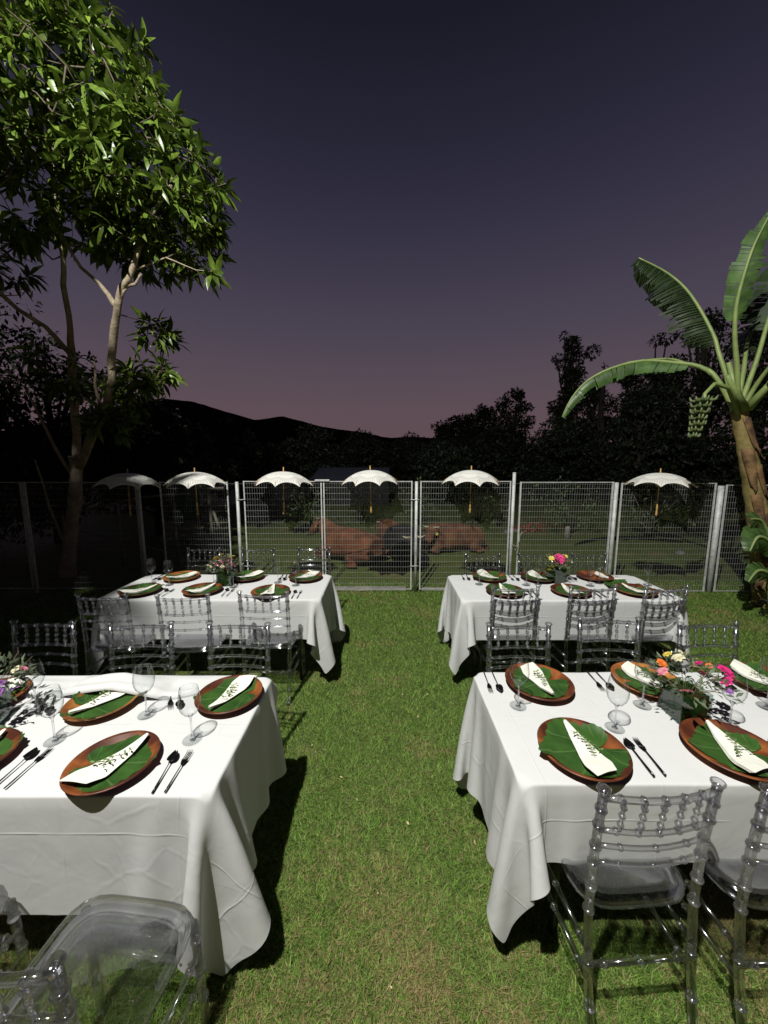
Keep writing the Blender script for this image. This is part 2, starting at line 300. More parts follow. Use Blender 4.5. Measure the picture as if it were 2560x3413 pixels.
# ------------------------------------------------------------------ mesh helpers
class MB:
    def __init__(s): s.v = []; s.f = []; s.uv = None
    def add(s, vs_, fs_):
        o = len(s.v); s.v += [tuple(p) for p in vs_]; s.f += [tuple(i + o for i in f) for f in fs_]
    def box(s, a, b):
        (x0, y0, z0), (x1, y1, z1) = a, b
        s.add([(x0,y0,z0),(x1,y0,z0),(x1,y1,z0),(x0,y1,z0),(x0,y0,z1),(x1,y0,z1),(x1,y1,z1),(x0,y1,z1)],
              [(0,3,2,1),(4,5,6,7),(0,1,5,4),(1,2,6,5),(2,3,7,6),(3,0,4,7)])
    def tube(s, pts, rad, n=8, cap=True, flat=1.0):
        pts = [Vector(p) for p in pts]; k = len(pts)
        if not hasattr(rad, '__len__'): rad = [rad] * k
        up = None; rings = []
        for i, p in enumerate(pts):
            d = (pts[min(i + 1, k - 1)] - pts[max(i - 1, 0)])
            if d.length < 1e-9: d = Vector((0, 0, 1))
            d.normalize()
            if up is None: up = d.orthogonal().normalized()
            u = up - d * up.dot(d)
            if u.length < 1e-6: u = d.orthogonal()
            u.normalize(); w = d.cross(u); up = u
            rings.append([p + (u * math.cos(2 * PI * j / n) + w * math.sin(2 * PI * j / n) * flat) * rad[i] for j in range(n)])
        vs_ = [q for r in rings for q in r]; fs_ = []
        for i in range(k - 1):
            for j in range(n):
                a = i * n + j; b = i * n + (j + 1) % n
                fs_.append((a, b, b + n, a + n))
        if cap: fs_.append(tuple(range(n))[::-1]); fs_.append(tuple((k - 1) * n + j for j in range(n)))
        s.add(vs_, fs_)
    def lathe(s, prof, n=24, c=(0, 0, 0)):
        vs_ = []; fs_ = []; k = len(prof)
        for r, z in prof:
            for j in range(n): a = 2 * PI * j / n; vs_.append((c[0] + r * math.cos(a), c[1] + r * math.sin(a), c[2] + z))
        for i in range(k - 1):
            for j in range(n): a = i * n + j; b = i * n + (j + 1) % n; fs_.append((a, b, b + n, a + n))
        s.add(vs_, fs_)
    def mesh(s, name, m, smooth=True):
        me = bpy.data.meshes.new(name); me.from_pydata(s.v, [], s.f); me.validate(); me.materials.append(m)
        if smooth: me.polygons.foreach_set('use_smooth', [True] * len(me.polygons))
        return me
def link(name, me, parent=None, kind=None, label=None):
    o = bpy.data.objects.new(name, me); C.objects.link(o)
    if parent: o.parent = parent
    if kind: o['kind'] = kind
    if label: o['label'] = label
    return o
def part(name, mb, m, parent=None, smooth=True, kind=None, label=None, mod=None):
    o = link(name, mb.mesh(name, m, smooth), parent, kind, label)
    if mod == 'bevel':
        b = o.modifiers.new('b', 'BEVEL'); b.width = .004; b.segments = 2; b.limit_method = 'ANGLE'
    if mod == 'subd':
        b = o.modifiers.new('s', 'SUBSURF'); b.levels = 1; b.render_levels = 1
    return o
def thing(name, label, cat, loc=(0, 0, 0), rz=0, group=None):
    o = bpy.data.objects.new(name, None); C.objects.link(o); o.location = loc; o.rotation_euler = (0, 0, rz)
    o.empty_display_size = .1
    return tag(o, label, cat, group)
def tag(o, label, cat, group=None):
    o['label'] = label; o['category'] = cat
    if group: o['group'] = group
    return o
def dup(root, loc, rz=0, label=None, group=None, scale=None, mats=None):
    r = root.copy(); C.objects.link(r); r.location = loc; r.rotation_euler = (0, 0, rz)
    if scale: r.scale = (scale,) * 3
    if label: r['label'] = label
    if group: r['group'] = group
    def rec(src, dst):
        for ch in KIDS.get(src.name, []):
            c = ch.copy(); C.objects.link(c); c.parent = dst
            rec(ch, c)
    rec(root, r); return r
KIDS = {}
def freeze(root):
    def rec(o):
        KIDS[o.name] = list(o.children)
        for c in o.children: rec(c)
    rec(root)
def np_mesh(name, V, F, m, smooth=False, uv=None):
    V = np.asarray(V, np.float32); F = np.asarray(F, np.int32); k = F.shape[1]
    me = bpy.data.meshes.new(name); me.vertices.add(len(V)); me.vertices.foreach_set('co', V.ravel())
    me.loops.add(F.size); me.loops.foreach_set('vertex_index', F.ravel())
    me.polygons.add(len(F)); me.polygons.foreach_set('loop_start', np.arange(0, F.size, k, dtype=np.int32))
    if smooth: me.polygons.foreach_set('use_smooth', np.ones(len(F), bool))
    me.update(calc_edges=True); me.materials.append(m)
    if uv is not None:
        l = me.uv_layers.new(name='UVMap'); l.data.foreach_set('uv', np.asarray(uv, np.float32)[F.ravel()].ravel())
    return me

# leaf template (x across, y along, z up): creased down the midrib and drooping
def leaf_template(w=.24, droop=.28, crease=.25, n=4):
    V = []; F = []
    prof = [0.10, .80, 1.0, .62, .02] if n == 4 else [.2, 1, .05]
    n = len(prof) - 1
    for i, p in enumerate(prof):
        t = i / n; z = -droop * t * t
        V += [(-w * .5 * p, t, z + crease * w * .5 * p), (0, t, z), (w * .5 * p, t, z + crease * w * .5 * p)]
    for i in range(n):
        a = i * 3; F += [(a, a + 1, a + 4, a + 3), (a + 1, a + 2, a + 5, a + 4)]
    return np.array(V), np.array(F)
def leaf_cloud(P, D, S, tpl, roll=.5, up=(0, 0, 1)):
    """P origins, D directions, S lengths -> vertex and face arrays"""
    TV, TF = tpl; n = len(P)
    D = D / np.linalg.norm(D, axis=1, keepdims=True)
    upv = np.array(up) + RNG.normal(0, roll, (n, 3))
    X = np.cross(D, upv); X /= np.linalg.norm(X, axis=1, keepdims=True) + 1e-9
    Z = np.cross(X, D)
    V = P[:, None] + S[:, None, None] * (TV[None, :, 0:1] * X[:, None] + TV[None, :, 1:2] * D[:, None] + TV[None, :, 2:3] * Z[:, None])
    F = TF[None] + (np.arange(n) * len(TV))[:, None, None]
    return V.reshape(-1, 3), F.reshape(-1, TF.shape[1]), (X, D, Z)

# ------------------------------------------------------------------ GROUND, LAWN, HILLS
g = MB(); n = 60
xs = [-400 + 800 * i / n for i in range(n + 1)]
g.add([(-600, -60, 0), (600, -60, 0), (600, 700, 0), (-600, 700, 0)], [(0, 1, 2, 3)])
go = part('ground', g, M_GRASS, smooth=False); go['kind'] = 'structure'

def grass_blades():
    nb = 620000
    y = RNG.uniform(0, 1, nb); y = .25 * (5.6 / .25) ** (y ** .85)
    x = (RNG.uniform(-1, 1, nb)) * (1.12 * y + .35)
    x += RNG.normal(0, .01, nb)
    ex = 330000; x = np.concatenate([x, RNG.uniform(-4.6, 6.2, ex)]); y = np.concatenate([y, RNG.uniform(-2.2, 5.15, ex)]); nb += ex     # and the lawn at the sides and behind
    keep = (x > -4.7) & (x < 6.3)
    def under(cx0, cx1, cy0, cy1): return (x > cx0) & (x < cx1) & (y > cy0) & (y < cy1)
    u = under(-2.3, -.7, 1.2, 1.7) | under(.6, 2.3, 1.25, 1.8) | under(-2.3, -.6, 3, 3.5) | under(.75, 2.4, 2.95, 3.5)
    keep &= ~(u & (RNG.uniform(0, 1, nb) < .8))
    x = x[keep]; y = y[keep]; n = len(x)
    clump = np.array([mnoise.noise(Vector((a * 3.1, b * 3.1, 0))) for a, b in zip(x[::1][:0], y[:0])]) if False else np.sin(x * 9.1 + np.sin(y * 7)) * np.sin(y * 8.3 + np.cos(x * 6)) * .5
    h = (.010 + .013 * RNG.uniform(0, 1, n) ** 1.5 + .004 * clump) * (1 + .10 * np.abs(y))
    h[RNG.uniform(0, 1, n) < .02] *= 1.7
    w = (.0011 + .0010 * RNG.uniform(0, 1, n)) * (1 + .32 * np.abs(y))
    a = RNG.uniform(0, 2 * PI, n); b = RNG.uniform(0, 2 * PI, n); lean = h * RNG.uniform(.3, 1.7, n)
    z0 = np.full(n, -.002)
    p0 = np.stack([x - w * np.cos(a), y - w * np.sin(a), z0], 1); p1 = np.stack([x + w * np.cos(a), y + w * np.sin(a), z0], 1)
    tip = np.stack([x + lean * np.cos(b), y + lean * np.sin(b), h], 1)
    V = np.stack([p0, p1, tip], 1).reshape(-1, 3); F = np.arange(3 * n).reshape(-1, 3)
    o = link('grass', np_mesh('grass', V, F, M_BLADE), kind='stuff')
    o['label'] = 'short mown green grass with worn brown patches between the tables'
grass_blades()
# fallen leaves on the lawn
tpl_leaf = leaf_template(.42, .2, .2)
for i, (x, y) in enumerate([(-.22, 2.02), (.06, 1.16), (-.05, 1.95), (.18, 1.31), (-.3, 1.62), (.32, 1.05), (.12, .9), (-.42, 2.1), (.25, 2.45), (.02, 2.75), (-.1, .78), (.36, 3.3)]):
    pass
P = np.array([[RNG.uniform(-.5, .55), RNG.uniform(.65, 4.6), .022] for _ in range(46)]); D = RNG.normal(0, 1, (46, 3)); D[:, 2] *= .15
V, F, _ = leaf_cloud(P, D, RNG.uniform(.010, .026, 46), tpl_leaf, .8)
lm = mat('dry_leaf', (.50, .42, .22), .8, vary=.4, scale=30, island=.4)
o = link('leaf_litter', np_mesh('leaf_litter', V, F, lm), kind='stuff'); o['label'] = 'small dry leaves scattered over the lawn'

def hills():
    R = [(-700,2),(-560,6),(-405,12),(-307,26),(-258,36),(-230,42),(-202,48.5),(-175,52),(-152,50.5),(-124,41.5),(-103,35.5),(-81,39),(-55,32),(-36,28.5),(-19,26),(5,21.5),(19,23.5),(29,22.5),(77,17),(222,12),(414,14),(700,8)]
    xs = np.linspace(-700, 700, 360); zs = np.interp(xs, [r[0] for r in R], [r[1] for r in R])
    V = []; F = []; rows = [(240, -.5), (262, .35), (280, .72), (300, 1.0), (340, .9), (420, .2)]
    for (yy, k) in rows:
        for x, z in zip(xs, zs):
            nz = mnoise.fractal(Vector((x * .03, yy * .03, 1)), 1, 2, 5) * 3.0 + mnoise.noise(Vector((x * .25, yy * .1, 4))) * (.9 if k > .3 else .3)
            V.append((x * yy / 300, yy, max(-1, z * k + nz * (k > 0) * (.35 if k == 1 else 1.2))))
    n = len(xs)
    for i in range(len(rows) - 1):
        for j in range(n - 1): a = i * n + j; F.append((a, a + 1, a + n + 1, a + n))
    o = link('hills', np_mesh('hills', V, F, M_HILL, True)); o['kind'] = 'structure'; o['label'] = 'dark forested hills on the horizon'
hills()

# ------------------------------------------------------------------ TREES
def clump_cloud(clumps, per, size, tpl, flat=.8, droop=-.15):
    Ps = []; Ds = []
    for (cx, cy_, cz, r) in clumps:
        k = max(3, int(per * (r ** 2)))
        d = RNG.normal(0, 1, (k, 3)); d /= np.linalg.norm(d, axis=1, keepdims=True)
        rr = r * RNG.uniform(.45, 1.08, (k, 1)) ** .6
        Ps.append(np.array([cx, cy_, cz]) + d * rr * np.array([1, 1, flat]))
        dd = d + RNG.normal(0, .5, (k, 3)); dd[:, 2] += droop; Ds.append(dd)
    P = np.concatenate(Ps); D = np.concatenate(Ds)
    V, F, B = leaf_cloud(P, D, RNG.uniform(.6, 1.25, len(P)) * size, tpl, .6)
    return V, F
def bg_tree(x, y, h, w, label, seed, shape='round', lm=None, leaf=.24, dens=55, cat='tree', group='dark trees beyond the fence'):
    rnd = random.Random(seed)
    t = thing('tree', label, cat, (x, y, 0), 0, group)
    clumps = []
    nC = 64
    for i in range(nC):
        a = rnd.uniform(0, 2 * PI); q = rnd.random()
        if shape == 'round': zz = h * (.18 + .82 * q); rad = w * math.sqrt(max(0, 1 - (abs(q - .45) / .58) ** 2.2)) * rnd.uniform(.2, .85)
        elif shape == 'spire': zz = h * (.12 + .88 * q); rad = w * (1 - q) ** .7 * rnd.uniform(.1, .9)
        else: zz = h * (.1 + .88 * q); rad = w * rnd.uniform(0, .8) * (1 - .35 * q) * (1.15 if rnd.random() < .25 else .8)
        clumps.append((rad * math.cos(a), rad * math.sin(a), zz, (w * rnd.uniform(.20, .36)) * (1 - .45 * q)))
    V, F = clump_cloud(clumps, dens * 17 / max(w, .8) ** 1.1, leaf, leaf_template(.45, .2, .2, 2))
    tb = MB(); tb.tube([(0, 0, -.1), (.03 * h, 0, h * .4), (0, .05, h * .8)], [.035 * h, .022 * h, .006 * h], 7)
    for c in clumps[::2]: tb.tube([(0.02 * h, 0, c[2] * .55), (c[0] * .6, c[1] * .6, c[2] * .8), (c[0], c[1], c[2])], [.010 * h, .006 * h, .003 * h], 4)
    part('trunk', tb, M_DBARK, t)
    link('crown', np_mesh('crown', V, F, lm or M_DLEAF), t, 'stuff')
    return t
# the rising wood on the right, nearest the gap first
RT = [(4.6, 41, 4.3, 1.9, 'round', 'lowest dark tree at the gap where hills meet the wood'),
      (6.0, 37, 5.6, 2.2, 'loose', 'small dark tree second along from the gap in the wood'),
      (7.3, 34, 6.0, 2.3, 'round', 'rounded black treetop beyond the fifth lace parasol'),
      (8.3, 30, 6.2, 2.1, 'round', 'black treetop just left of the stepped shoulder of the wood'),
      (9.6, 28, 6.9, 2.0, 'round', 'dark tree forming the stepped shoulder left of the tall tree'),
      (10.9, 22.5, 9.4, 1.75, 'loose', 'tall feathery tree standing above the others on the skyline'),
      (12.6, 23, 6.6, 2.0, 'round', 'dark tree directly right of the tall feathery one'),
      (13.2, 20.5, 7.2, 1.6, 'loose', 'wispy tree seen behind the long drooping banana leaf'),
      (14.3, 20, 8.3, 1.8, 'loose', 'dark tree behind the shredded banana leaf'),
      (14.2, 17, 8.2, 1.9, 'round', 'dense dark tree behind the banana plant trunk'),
      (13.8, 14, 7.0, 2.1, 'loose', 'tall dark tree at the right edge behind the banana plant'),
      (8.8, 18, 3.8, 2.2, 'round', 'low dark tree behind the right end of the wire fence'),
      (11.6, 16, 4.9, 2.0, 'round', 'dark bushy tree below the hanging banana bunch'),
      (6.6, 22, 3.7, 2.2, 'round', 'low dark tree behind the fifth lace parasol'),
      (10.5, 15.5, 4.6, 1.7, 'round', 'bushy tree behind the rightmost lace parasol')]
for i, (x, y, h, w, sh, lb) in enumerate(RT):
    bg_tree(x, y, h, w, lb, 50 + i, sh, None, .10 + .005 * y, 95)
BT = [(12.05, 21, 7.2, .45, 'spire', 'thin bare-looking sapling poking above the wood beside the tall tree')]
for i, (x, y, h, w, sh, lb) in enumerate(BT): bg_tree(x, y, h, w, lb, 80 + i, sh, None, .2, 30)
# dark trees low across the middle and on the left
LT = [(-7.6, 8.5, 4.6, 2.1, 'round', 'black leafy tree on the left behind the pale trunks'),
      (-9.3, 8.0, 5.9, 2.5, 'round', 'black tree at the left edge of the garden'),
      (-5.9, 9.5, 3.3, 1.6, 'round', 'dark low tree behind the leftmost lace parasol'),
      (-8.2, 6.0, 3.1, 1.5, 'round', 'black bushy shrub at the far left by the fence'),
      (-6.9, 5.2, 1.9, 1.0, 'round', 'low black shrub left of the pale tree foot'),
      (-10.0, 15, 4.4, 2.3, 'round', 'dark tree below the highest hilltop'),
      (-6.5, 17, 3.6, 2.0, 'round', 'dark tree left of the grey shed roof'),
      (-4.1, 21, 3.7, 2.1, 'round', 'dark tree behind the grey shed roof, on its left'),
      (-1.3, 24, 3.6, 2.2, 'round', 'dark tree behind the grey shed roof, on its right'),
      (1.6, 26, 3.7, 2.0, 'round', 'dark tree right of the grey shed roof under the low gap'),
      (4.2, 27, 3.6, 2.0, 'round', 'dark tree at the foot of the rising wood'),
      (2.6, 17, 2.7, 1.6, 'round', 'low dark tree behind the fourth and fifth parasols')]
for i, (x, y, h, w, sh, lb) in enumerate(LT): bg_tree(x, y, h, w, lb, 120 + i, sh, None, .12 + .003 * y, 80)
# far wood that closes the valley floor
cl = []
for i in range(300):
    yy = random.uniform(45, 130); xx = random.uniform(-1.1, 1.2) * yy
    cl.append((xx, yy, random.uniform(.5, 2.4), random.uniform(1.5, 3.2)))
V, F = clump_cloud(cl, 14, 1.1, leaf_template(.5, .2, .2, 2))
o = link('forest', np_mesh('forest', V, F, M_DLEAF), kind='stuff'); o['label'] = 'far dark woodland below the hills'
# garden shrubs beyond the fence
SB = [(4.9, 9.6, 1.55, .85, M_BUSH, 'big rounded grey-green shrub behind the second gate leaf', 2),
      (6.6, 9.0, 1.35, .8, M_BUSH, 'open shrub with bare pale stems behind the rightmost parasol', 1),
      (-2.1, 10.0, 1.45, .75, M_BUSH, 'leafy shrub behind the brown cow on the left', 2),
      (-.7, 11.2, 1.55, .9, M_DLEAF, 'black rounded shrub behind the fourth parasol handle', 1),
      (1.0, 11.0, 1.5, .75, M_BUSH, 'grey-green shrub right of the black rounded one', 2),
      (2.9, 11.2, 1.5, .75, M_DLEAF, 'dark shrub behind the fifth parasol handle', 1),
      (-3.6, 10.5, 1.2, .7, M_DLEAF, 'dark shrub behind the third parasol', 1),
      (3.4, 10.8, 1.0, .5, M_BUSH, 'small flowering shrub behind the tall gate post', 1),
      (8.3, 9.5, 1.5, .9, M_DLEAF, 'dark shrub behind the last fence post', 1)]
for i, (x, y, h, w, m_, lb, d_) in enumerate(SB):
    t = thing('shrub', lb, 'shrub', (x, y, 0), 0, 'garden shrubs beyond the fence')
    cl = [(random.uniform(-.7, .7) * w, random.uniform(-.6, .6) * w, h * random.uniform(.2, .82), w * random.uniform(.25, .42)) for _ in range(16)]
    V, F = clump_cloud(cl, 420, .085, leaf_template(.5, .2, .2, 2)); link('foliage', np_mesh('foliage', V, F, m_), t, 'stuff')
    sb = MB()
    for k in range(7):
        a = k * .9 + i; sb.tube([(.03 * math.cos(a), .03 * math.sin(a), 0), (.25 * w * math.cos(a), .25 * w * math.sin(a), h * .4), (.6 * w * math.cos(a), .6 * w * math.sin(a), h * .75)], [.02, .014, .006], 5)
    part('stem', sb, M_PALEW if i == 1 else M_DBARK, t)

# ---- the big pale-barked tree, floodlit
LT1 = leaf_template(.30, .34, .30); LT2 = leaf_template(.22, .55, .35)
def rosettes(cents, outs, per, lmin, lmax, droop=.3, spread=.75):
    Ps = []; Ds = []; Ss = []
    for c, od in zip(cents, outs):
        k = per if isinstance(per, int) else random.randint(*per)
        a = np.arange(k) * 2.4 + random.random() * 6
        od = Vector(od).normalized(); u = od.orthogonal().normalized(); w = od.cross(u)
        for i in range(k):
            sp_ = spread * (1.25 - .9 * i / k)
            d = od * math.cos(sp_ * 1.45) + (u * math.cos(a[i]) + w * math.sin(a[i])) * math.sin(sp_ * 1.45)
            d.z -= droop * random.uniform(.3, 1.2)
            Ps.append(tuple(Vector(c) - od * (.12 * (1 - i / k)))); Ds.append(tuple(d)); Ss.append(random.uniform(lmin, lmax))
    return np.array(Ps), np.array(Ds), np.array(Ss)
def ell_pts(c, r, n, rnd, inner=.35):
    out = []
    while len(out) < n:
        d = Vector((rnd.gauss(0, 1), rnd.gauss(0, 1), rnd.gauss(0, 1))).normalized()
        q = rnd.uniform(inner, 1.0) ** .55
        wob = 1 + .16 * mnoise.noise(Vector(c) + d * 1.9)
        out.append((Vector((c[0] + d.x * r[0] * q * wob, c[1] + d.y * r[1] * q * wob, c[2] + d.z * r[2] * q * wob)), d))
    return out
def pale_tree():
    rnd = random.Random(5)
    t = thing('tree', 'tall pale-barked tree with glossy floodlit leaves at the left', 'tree', (-5.25, 5.9, 0))
    org = Vector((-5.25, 5.9, 0))
    limbs = [
     ([(-5.25,5.9,-.1),(-5.14,5.9,.5),(-5.06,5.9,.95),(-4.93,5.9,1.5),(-4.86,5.9,1.95)], [.15,.125,.12,.115,.12]),
     ([(-4.86,5.9,1.85),(-4.80,5.86,2.3),(-4.72,5.8,2.83),(-4.66,5.74,3.1),(-4.62,5.7,3.37),(-4.51,5.6,3.76),(-4.37,5.4,4.27),(-4.21,5.2,4.65),(-4.1,5.1,5.3),(-4.0,5,6.2)], [.085,.075,.072,.07,.075,.05,.045,.035,.025,.012]),
     ([(-4.64,5.72,3.45),(-4.88,5.6,3.80),(-5.05,5.4,3.96),(-5.2,5.3,4.15),(-5.6,5.1,4.7)], [.05,.042,.04,.036,.02]),
     ([(-4.83,5.88,1.80),(-4.55,5.75,2.12),(-4.29,5.6,2.40),(-4.05,5.5,2.62),(-3.90,5.4,2.80),(-3.76,5.3,3.0),(-3.68,5.2,3.24),(-3.56,5.1,3.45),(-3.44,5,3.66),(-3.36,4.95,3.82),(-3.25,4.9,4.01),(-3.12,4.85,4.10),(-3.01,4.8,4.25),(-2.93,4.8,4.5),(-2.75,4.8,4.8),(-2.5,4.8,5.1)], [.095,.085,.08,.075,.07,.062,.062,.06,.058,.055,.052,.045,.042,.035,.03,.015]),
     ([(-3.38,4.96,3.80),(-3.45,4.92,3.95),(-3.52,4.86,4.06),(-3.66,4.8,4.2),(-3.9,4.7,4.7)], [.045,.04,.03,.026,.015]),
     ([(-3.34,4.95,3.86),(-3.22,4.9,3.98),(-3.12,4.9,4.09)], [.026,.022,.016]),
     ([(-3.25,4.9,4.02),(-3.07,4.88,4.05),(-2.98,4.86,4.16)], [.03,.024,.016]),
     ([(-4.80,5.9,1.85),(-4.72,6,2.16),(-4.56,6.1,2.6),(-4.23,6.1,3.02),(-3.9,6.0,3.5)], [.07,.062,.055,.04,.02]),
     ([(-4.1,5.5,2.6),(-4.05,5.35,2.95),(-4.0,5.3,3.3)], [.035,.025,.012]),
     ([(-4.9,5.9,1.5),(-5.1,5.8,2.1),(-5.25,5.6,2.9)], [.04,.03,.015]),
     ([(-5.15,5.9,.3),(-5.32,5.8,1.2),(-5.35,5.7,1.9)], [.035,.025,.012]),
     ([(-3.05,4.85,4.2),(-2.6,4.75,4.28),(-2.2,4.65,4.10),(-1.98,4.6,4.06)], [.018,.012,.007,.004])]
    tb = MB(); tw = MB()
    for pts, rad in limbs:
        P2 = []; R2 = []
        for i in range(len(pts) - 1):
            for k in range(3):
                f = k / 3; p = Vector(pts[i]).lerp(Vector(pts[i + 1]), f)
                if 0 < i + k: p += Vector((mnoise.noise(p * 3), mnoise.noise(p * 3 + Vector((9, 0, 0))), 0)) * .022
                P2.append(p - org); R2.append((rad[i] * (1 - f) + rad[i + 1] * f) * (.74 if i or limbs[0][0] is not pts else .8) * (1 + .12 * mnoise.noise(p * 6)))
        P2.append(Vector(pts[-1]) - org); R2.append(rad[-1]); tb.tube(P2, R2, 10)
    ells = [((-3.55, 4.9, 5.9), (1.15, 1.25, 1.15), 210), ((-2.75, 4.9, 5.1), (.85, .95, .78), 165), ((-4.7, 4.6, 6.6), (1.5, 1.4, 1.3), 165),
            ((-3.0, 5.2, 4.75), (.95, .7, .36), 60), ((-4.3, 4.6, 5.0), (.9, .9, .7), 85), ((-3.75, 5.6, 2.95), (.5, .4, .36), 26),
            ((-3.3, 5.5, 3.1), (.34, .3, .3), 16), ((-3.25, 5.6, 3.72), (.36, .3, .28), 12), ((-3.9, 5.3, 2.4), (.35, .35, .3), 12),
            ((-5.3, 5.1, 4.4), (.8, .7, .6), 30), ((-4.5, 5.3, 3.1), (.5, .4, .45), 14), ((-3.3, 5.0, 6.75), (.5, .6, .4), 16), ((-1.98, 4.6, 4.05), (.06, .06, .04), 2)]
    node = []
    for pts, rad in limbs[1:]:
        for a, b in zip(pts[:-1], pts[1:]):
            for k in range(4): node.append(Vector(a).lerp(Vector(b), k / 4))
    cents = []; outs = []
    for c, r, k in ells:
        for p, d in ell_pts(c, r, k, rnd):
            cents.append(p); outs.append((d + Vector((.25, -.35, .35))).normalized())
            near = min(node, key=lambda q: (q - p).length)
            mid = near.lerp(p, .55) + Vector((rnd.uniform(-.1, .1), rnd.uniform(-.1, .1), rnd.uniform(-.12, .05)))
            if (near - p).length < 2.2: tw.tube([near - org, mid - org, p - org], [.010, .007, .004], 4, False)
            node.append(mid)
    part('trunk', tb, M_BARK, t); part('twigs', tw, M_TWIG, t, kind='stuff')
    P, D, S = rosettes([c - org for c in cents], outs, (7, 12), .11, .255, .38, .8)
    # the leaves nearest the camera side are objects of their own
    toward = (P[:, 1]) * .8 - P[:, 0] * .35 - P[:, 2] * .1
    order = np.argsort(toward + RNG.uniform(0, .8, len(P)))
    big, rest = order[:290], order[290:]
    V, F, _ = leaf_cloud(P[rest], D[rest], S[rest], LT1, .45)
    link('crown', np_mesh('crown', V, F, M_LEAF, True), t, 'stuff')
    lms = [np_mesh('leaf', tp[0], tp[1], M_LEAF, True) for tp in (LT1, LT2, leaf_template(.3, .4, .2))]
    _, _, (X, Dn, Z) = leaf_cloud(P[big], D[big], S[big], LT1, .45)
    for i, k in enumerate(big):
        o = link('leaf', lms[i % 3], t)
        Mx = Matrix((X[i] * S[k], Dn[i] * S[k], Z[i] * S[k])).transposed().to_4x4(); Mx.translation = Vector(P[k]); o.matrix_local = Mx
pale_tree()
# unseen second tree, added so its boughs overhead shade the left of the lawn
def added_shade_tree():
    rnd = random.Random(9); org = Vector((-5.2, .2, 0))
    t = thing('tree', 'unseen tree added beside the lawn so its boughs shade the left tables', 'tree', org)
    tb = MB(); tb.tube([(0, 0, -.1), (.1, .05, 2), (.5, .1, 3.9), (1.2, .3, 5)], [.2, .16, .14, .09], 10)
    tb.tube([(.5, .1, 3.9), (1.7, .8, 5.3), (2.6, 1.3, 5.8)], [.09, .06, .02], 8); tb.tube([(.5, .1, 3.9), (2.0, -.3, 5.3), (3.1, -.5, 5.7)], [.09, .06, .02], 8)
    cents = []; outs = []
    for _ in range(1200):
        z = rnd.uniform(5.15, 5.75); y = rnd.uniform(-1.7, 3.5)
        xe = SHX + SHK * y + .18 * mnoise.noise(Vector((y * 2.2, z * 2, 3)))
        x = rnd.uniform(-6.2, xe if y < 2.05 else -3.1)
        p = Vector((x, y, z)); cents.append(p - org); outs.append((rnd.uniform(-.3, .3), rnd.uniform(-.3, .3), 1))
    P, D, S = rosettes(cents, outs, (9, 12), .2, .3, .3, .95)
    part('trunk', tb, M_BARK, t)
    V, F, _ = leaf_cloud(P, D, S, LT1, .45); link('crown', np_mesh('crown', V, F, M_LEAF, True), t, 'stuff')
SHX, SHK = -1.92, -.17
added_shade_tree()

# ------------------------------------------------------------------ BANANA PLANT
def banana_leaf(parent, org, rib, width, m, seed, tear=.12, droopL=.3, droopR=.3, shred=0, start=.12, side=None, gap=.0):
    rnd = random.Random(seed)
    pts = [Vector(p) - org for p in rib]; k = len(pts) - 1; n = 64
    def at(t):
        f = t * k; i = min(k - 1, int(f)); f -= i
        p0, p1, p2, p3 = pts[max(0, i - 1)], pts[i], pts[i + 1], pts[min(k, i + 2)]
        return .5 * ((2 * p1) + (p2 - p0) * f + (2 * p0 - 5 * p1 + 4 * p2 - p3) * f * f + (3 * p1 - p0 - 3 * p2 + p3) * f ** 3)
    mb = MB(); mb.tube([at(i / 24) for i in range(25)], [.028 * (1 - .9 * i / 24) ** .8 + .003 for i in range(25)], 7)
    lf = link('leaf', mb.mesh('leaf_rib', M_BRIB), parent)
    bl = MB()
    for s, dr in ((-1, droopL), (1, droopR)):
        grp = 0; off = 0; prev = None
        i = 0
        while i < n:
            ln = rnd.choice((1, 1, 2)) if (shred == s or shred == 2) else (rnd.randint(2, 9) if rnd.random() < .8 else 1)
            j = min(n, i + ln); off = rnd.uniform(-.18, .34); cut = rnd.uniform(.66, 1.0)
            rows = []
            for q in range(i, j + 1):
                f = q / n; t = start + (1 - start) * f
                if q == j: f -= (.5 if shred in (s, 2) else .3) / n; t = start + (1 - start) * f
                p = at(t); d = (at(min(1, t + .01)) - at(max(0, t - .01))).normalized()
                upv = Vector((0, 0, 1)) if side is None else Vector(side)
                x = d.cross(upv).normalized(); u = x.cross(d)
                w = width * (math.sin(PI * min(1, (f * .96 + .04)) ** .8) ** .55 if f < .97 else .32) * cut
                row = []
                for c in range(5):
                    q_ = c / 4; ang = dr + off * q_ + dr * .9 * q_
                    lat = sum(math.cos(dr + (off + dr * .9) * z_ / 4) for z_ in range(c)) / 4 * w
                    dn = sum(math.sin(dr + (off + dr * .9) * z_ / 4) for z_ in range(c)) / 4 * w
                    rip = .006 * math.sin(q * 2.6) * q_
                    row.append(p + x * s * lat - u * dn * 1.0 + Vector((0, 0, rip)) - Vector((0, 0, .0)) + d * q_ * w * .22)
                rows.append(row)
            vs_ = [p for r in rows for p in r]; fs_ = []
            for a in range(len(rows) - 1):
                for c in range(4): b = a * 5 + c; fs_.append((b, b + 1, b + 6, b + 5))
            bl.add(vs_, fs_); i = j
    part('blade', bl, m, lf, smooth=True)
    return lf
